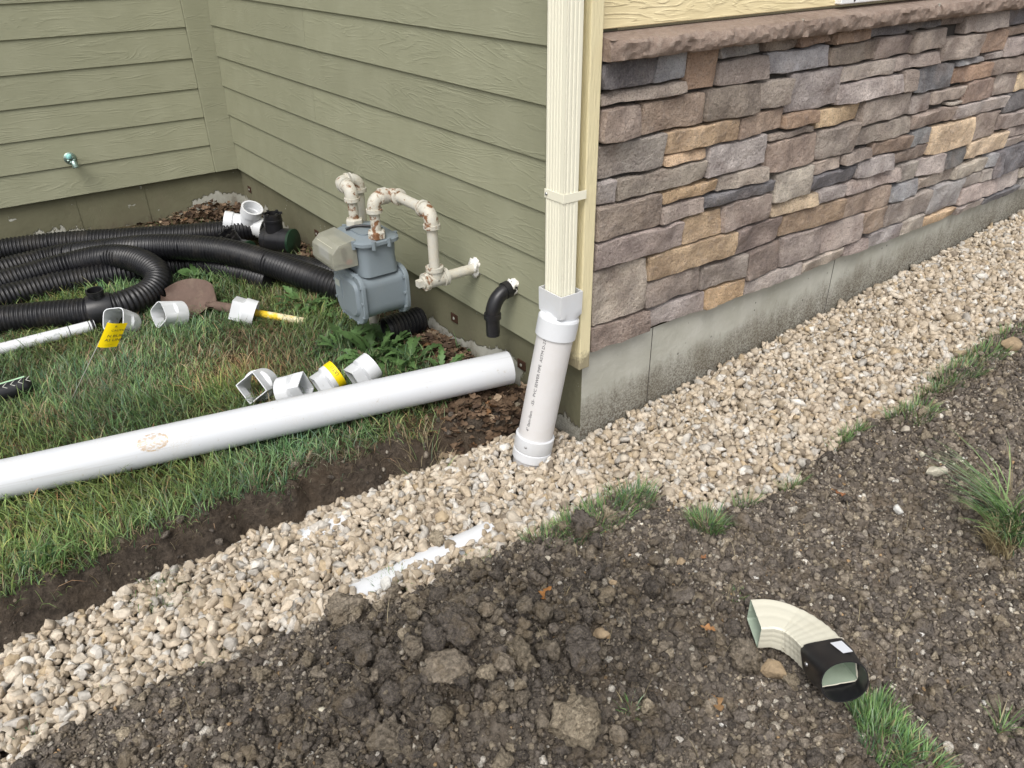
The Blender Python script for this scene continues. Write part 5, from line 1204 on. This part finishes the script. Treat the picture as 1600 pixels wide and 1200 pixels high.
# ------------------------------------------------------------------ loose downspout elbow on the soil
px_ = [(1178, 974), (1206, 974), (1236, 984), (1264, 1002), (1288, 1026), (1306, 1048)]
base = [at_z(a, b, -0.155) for a, b in px_]; gmax = max(float(gzf([p_[0]], [p_[1]])[0]) for p_ in base)
zel = gmax + 0.040
cp_ = np.array([at_z(a, b, zel) for a, b in px_]); cp_[-1] = at_z(*px_[-1], zel+.040); cp_[-2] = at_z(*px_[-2], zel+.022); cp_[-3] = at_z(*px_[-3], zel+.009)
el = empty('downspout_elbow', tuple(cp_[2] - np.array([0, 0, .04]))); tag(el, 'loose cream downspout elbow with black sleeve lying on soil', 'downspout elbow')
P_, s_ = resample(catmull(cp_, 12), .004); T_, N_, B_ = frames(P_)
def rsec(c, n_, b_, hn, hb, k_=1.0, flut=.0008, nn_=22):
    out = []
    for (a0, b0, a1, b1, g_) in ((-1, -1, 1, -1, 3), (1, -1, 1, 1, 2), (1, 1, -1, 1, 3), (-1, 1, -1, -1, 2)):
        for i in range(nn_):
            t_ = i/nn_; u = a0+(a1-a0)*t_; v = b0+(b1-b0)*t_; d = 0
            if .15 < t_ < .85: d = flut*max(0, math.sin((t_-.15)/.7*g_*2*math.pi))
            e_ = 1-.05*(max(abs(u), abs(v)) > .96 and min(abs(u), abs(v)) > .93)
            nu_ = u*hn*k_*e_; nb_ = v*hb*k_*e_
            if abs(u) >= abs(v): nu_ -= math.copysign(d, u)
            else: nb_ -= math.copysign(d, v)
            out.append(c + n_*nu_ + b_*nb_)
    return out
HN, HB = .031, .043
Lt = s_[-1]; rings = []
for i in range(len(P_)):
    f_ = s_[i]/Lt; k_ = 1.0
    if .28 < f_ < .80: ph = ((f_-.28)/.52*7) % 1.0; k_ = 1.0 - .032*ph if ph < .9 else 1.0
    rings.append(rsec(P_[i], N_[i], B_[i], HN, HB, k_))
inn = [rsec(P_[i], N_[i], B_[i], HN-.0012, HB-.0012, .96) for i in range(len(P_)-1, -1, -1)]
mb = MB(); mb.loft(rings + inn + [rings[0]], True); eb = mb.build('elbow_tube', m_simple('cream_elbow_paint', (0.585, 0.565, 0.465), 0.42, 0.03, 8.0, 0, 0.4, dirt=(0.45, 0.40, 0.30), dirtamt=0.25), smooth=True, auto=35); eb.data.materials.append(m_simple('green_primer', (.42, .50, .40), .6, .12, 40)); dparent(eb, el)
nr = len(rings); npts = len(rings[0])
for p_ in eb.data.polygons:
    if p_.index >= nr*npts: p_.material_index = 1
A = P_[-1] - T_[-1]*.045; ce = P_[-1]; tdir = T_[-1]; nn0, bb0 = N_[-1], B_[-1]
def ssec(h, hn, hb, pw=6.0, n=44):
    out = []
    for i in range(n):
        t_ = 2*math.pi*i/n; c_, s__ = math.cos(t_), math.sin(t_); k_ = (abs(c_)**pw+abs(s__)**pw)**(-1/pw); out.append(A + tdir*h + nn0*hn*c_*k_ + bb0*hb*s__*k_)
    return out
mb = MB(); mb.loft([ssec(-.012, HN+.001, HB+.001), ssec(-.012, HN+.0035, HB+.0035), ssec(.03, HN+.0045, HB+.004), ssec(.085, HN+.012, HB+.004, 2.25), ssec(.085, HN+.0095, HB+.0015, 2.25), ssec(.03, HN+.002, HB+.0015), ssec(-.012, HN+.001, HB+.001)], True)
dparent(mb.build('sleeve', M['black'], smooth=True, auto=35), el)
topn = nn0 if nn0[2] > 0 else -nn0; rgt = bb0 if bb0 @ _r2 > 0 else -bb0
def onsleeve(h, b_, off): return A + tdir*h + topn*(HN+.0046+off + (.006*max(0, h-.03)/.055)) + rgt*b_
mb = MB(); mb.add([onsleeve(.004, .010, .0008), onsleeve(.004, .034, .0008), onsleeve(.052, .036, .0012), onsleeve(.052, .016, .0012)], [(0, 1, 2, 3)]); dparent(mb.build('paper_label', M['paper']), el)
sp = A + tdir*.018 - rgt*(HB+.004); lathe(mb := MB(), sp + topn*.008, -rgt, [(0, .005), (.003, .0045), (.004, 0)], 12); dparent(mb.build('screw', M['metal'], smooth=True), el)

# ------------------------------------------------------------------ weeds
def weed_leaf(L_, wd, teeth, arch, seed, cup=.25):
    h = np.random.default_rng(seed); n = 21; mb = MB(); rows = []
    x = z = 0.0; ang = arch[0]
    for i in range(n):
        t_ = i/(n-1); ang_ = arch[0] + (arch[1]-arch[0])*t_; 
        if i: x += math.cos(ang_)*L_/(n-1); z += math.sin(ang_)*L_/(n-1)
        w_ = wd*(math.sin(math.pi*min(1, .06+.94*t_)**1.5))**.8
        if teeth: w_ *= .38 + .62*((t_*teeth) % 1.0)
        w_ = max(w_, .0011); s_ = h.normal(0, .06)
        rows.append([(x, -w_, z + cup*w_+s_*w_), (x, 0, z), (x, w_, z + cup*w_-s_*w_)])
    mb.loft(rows, False); me = bpy.data.meshes.new('leaf'); me.from_pydata(mb.v, [], mb.f); me.update(); me.materials.append(M['weed'])
    me.polygons.foreach_set('use_smooth', [True]*len(me.polygons)); return me
WL = [weed_leaf(.11, .017, 5, (1.1, -.5), 1), weed_leaf(.10, .015, 6, (.8, -.6), 2), weed_leaf(.085, .016, 4, (1.25, .1), 3), weed_leaf(.12, .018, 6, (.9, -.25), 4)]
BL = [weed_leaf(.085, .019, 0, (1.1, 0.0), 5), weed_leaf(.07, .016, 0, (1.3, .5), 6), weed_leaf(.06, .015, 0, (.9, -.3), 7)]
CL = [weed_leaf(.032, .010, 0, (1.2, -.4), 8), weed_leaf(.026, .009, 0, (1.0, -.6), 9)]
gw = np.random.default_rng(77)
def weed(px, py, n, leaves, s0, s1, label, name='dandelion_plant', spread=.02, zoff=0.0):
    c = at_z(px, py, -.2)
    for _ in range(5): c = at_z(px, py, float(gzf([c[0]], [c[1]])[0])+zoff)
    t = empty(name, tuple(c)); tag(t, label, 'weed')
    for k in range(n):
        o = bpy.data.objects.new('leaf', leaves[k % len(leaves)]); COL.objects.link(o); o.parent = t
        a = 2.4*k + gw.normal(0, .3); r_ = spread*math.sqrt(gw.uniform(0, 1)); s = gw.uniform(s0, s1)
        o.location = (r_*math.cos(a), r_*math.sin(a), -.004); o.rotation_euler = (gw.normal(0, .25), -gw.uniform(-.3, .45), a); o.scale = (s, s, s)
weed(585, 560, 30, WL, .9, 1.6, 'large dandelion clump in front of the gas meter', spread=.05)
weed(640, 568, 22, WL, .8, 1.4, 'dandelion growing beside the short black coupling', spread=.04)
weed(535, 548, 20, WL, .8, 1.35, 'dandelion behind the white adapter with yellow band', spread=.04)
weed(608, 540, 20, WL, .8, 1.3, 'dandelion at the foot of the gas meter', spread=.04)
weed(690, 583, 16, WL, .7, 1.1, 'small dandelion between the long pipe and the wall', spread=.03)
weed(478, 478, 22, WL, .8, 1.3, 'leafy weed left of the gas meter', spread=.045)
weed(505, 492, 16, WL, .7, 1.15, 'toothed weed touching the left corner of the meter', spread=.035)
weed(285, 425, 16, BL, 1.0, 1.6, 'broad leaved weed in the crook of the corrugated pipes', 'broadleaf_weed', .035)
weed(315, 438, 10, BL, 1.0, 1.5, 'broad leaved weed behind the shovel blade', 'broadleaf_weed', .03)
weed(333, 483, 4, BL, .6, .9, 'small broad leaves beside the shovel socket', 'broadleaf_weed', .02)
weed(745, 522, 14, CL, .8, 1.3, 'clover patch under the black wall outlet', 'clover_patch', .05)
weed(765, 545, 14, CL, .8, 1.3, 'clover sprigs by the end of the long pipe', 'clover_patch', .05)
weed(718, 548, 12, CL, .9, 1.4, 'clover among leaves behind the long pipe', 'clover_patch', .05)
weed(72, 945, 5, BL, .6, 1.0, 'weed hanging over the trench edge at lower left', 'broadleaf_weed', .02)
weed(675, 750, 3, CL, .8, 1.1, 'small green sprout on the gravel edge', 'clover_patch', .01)
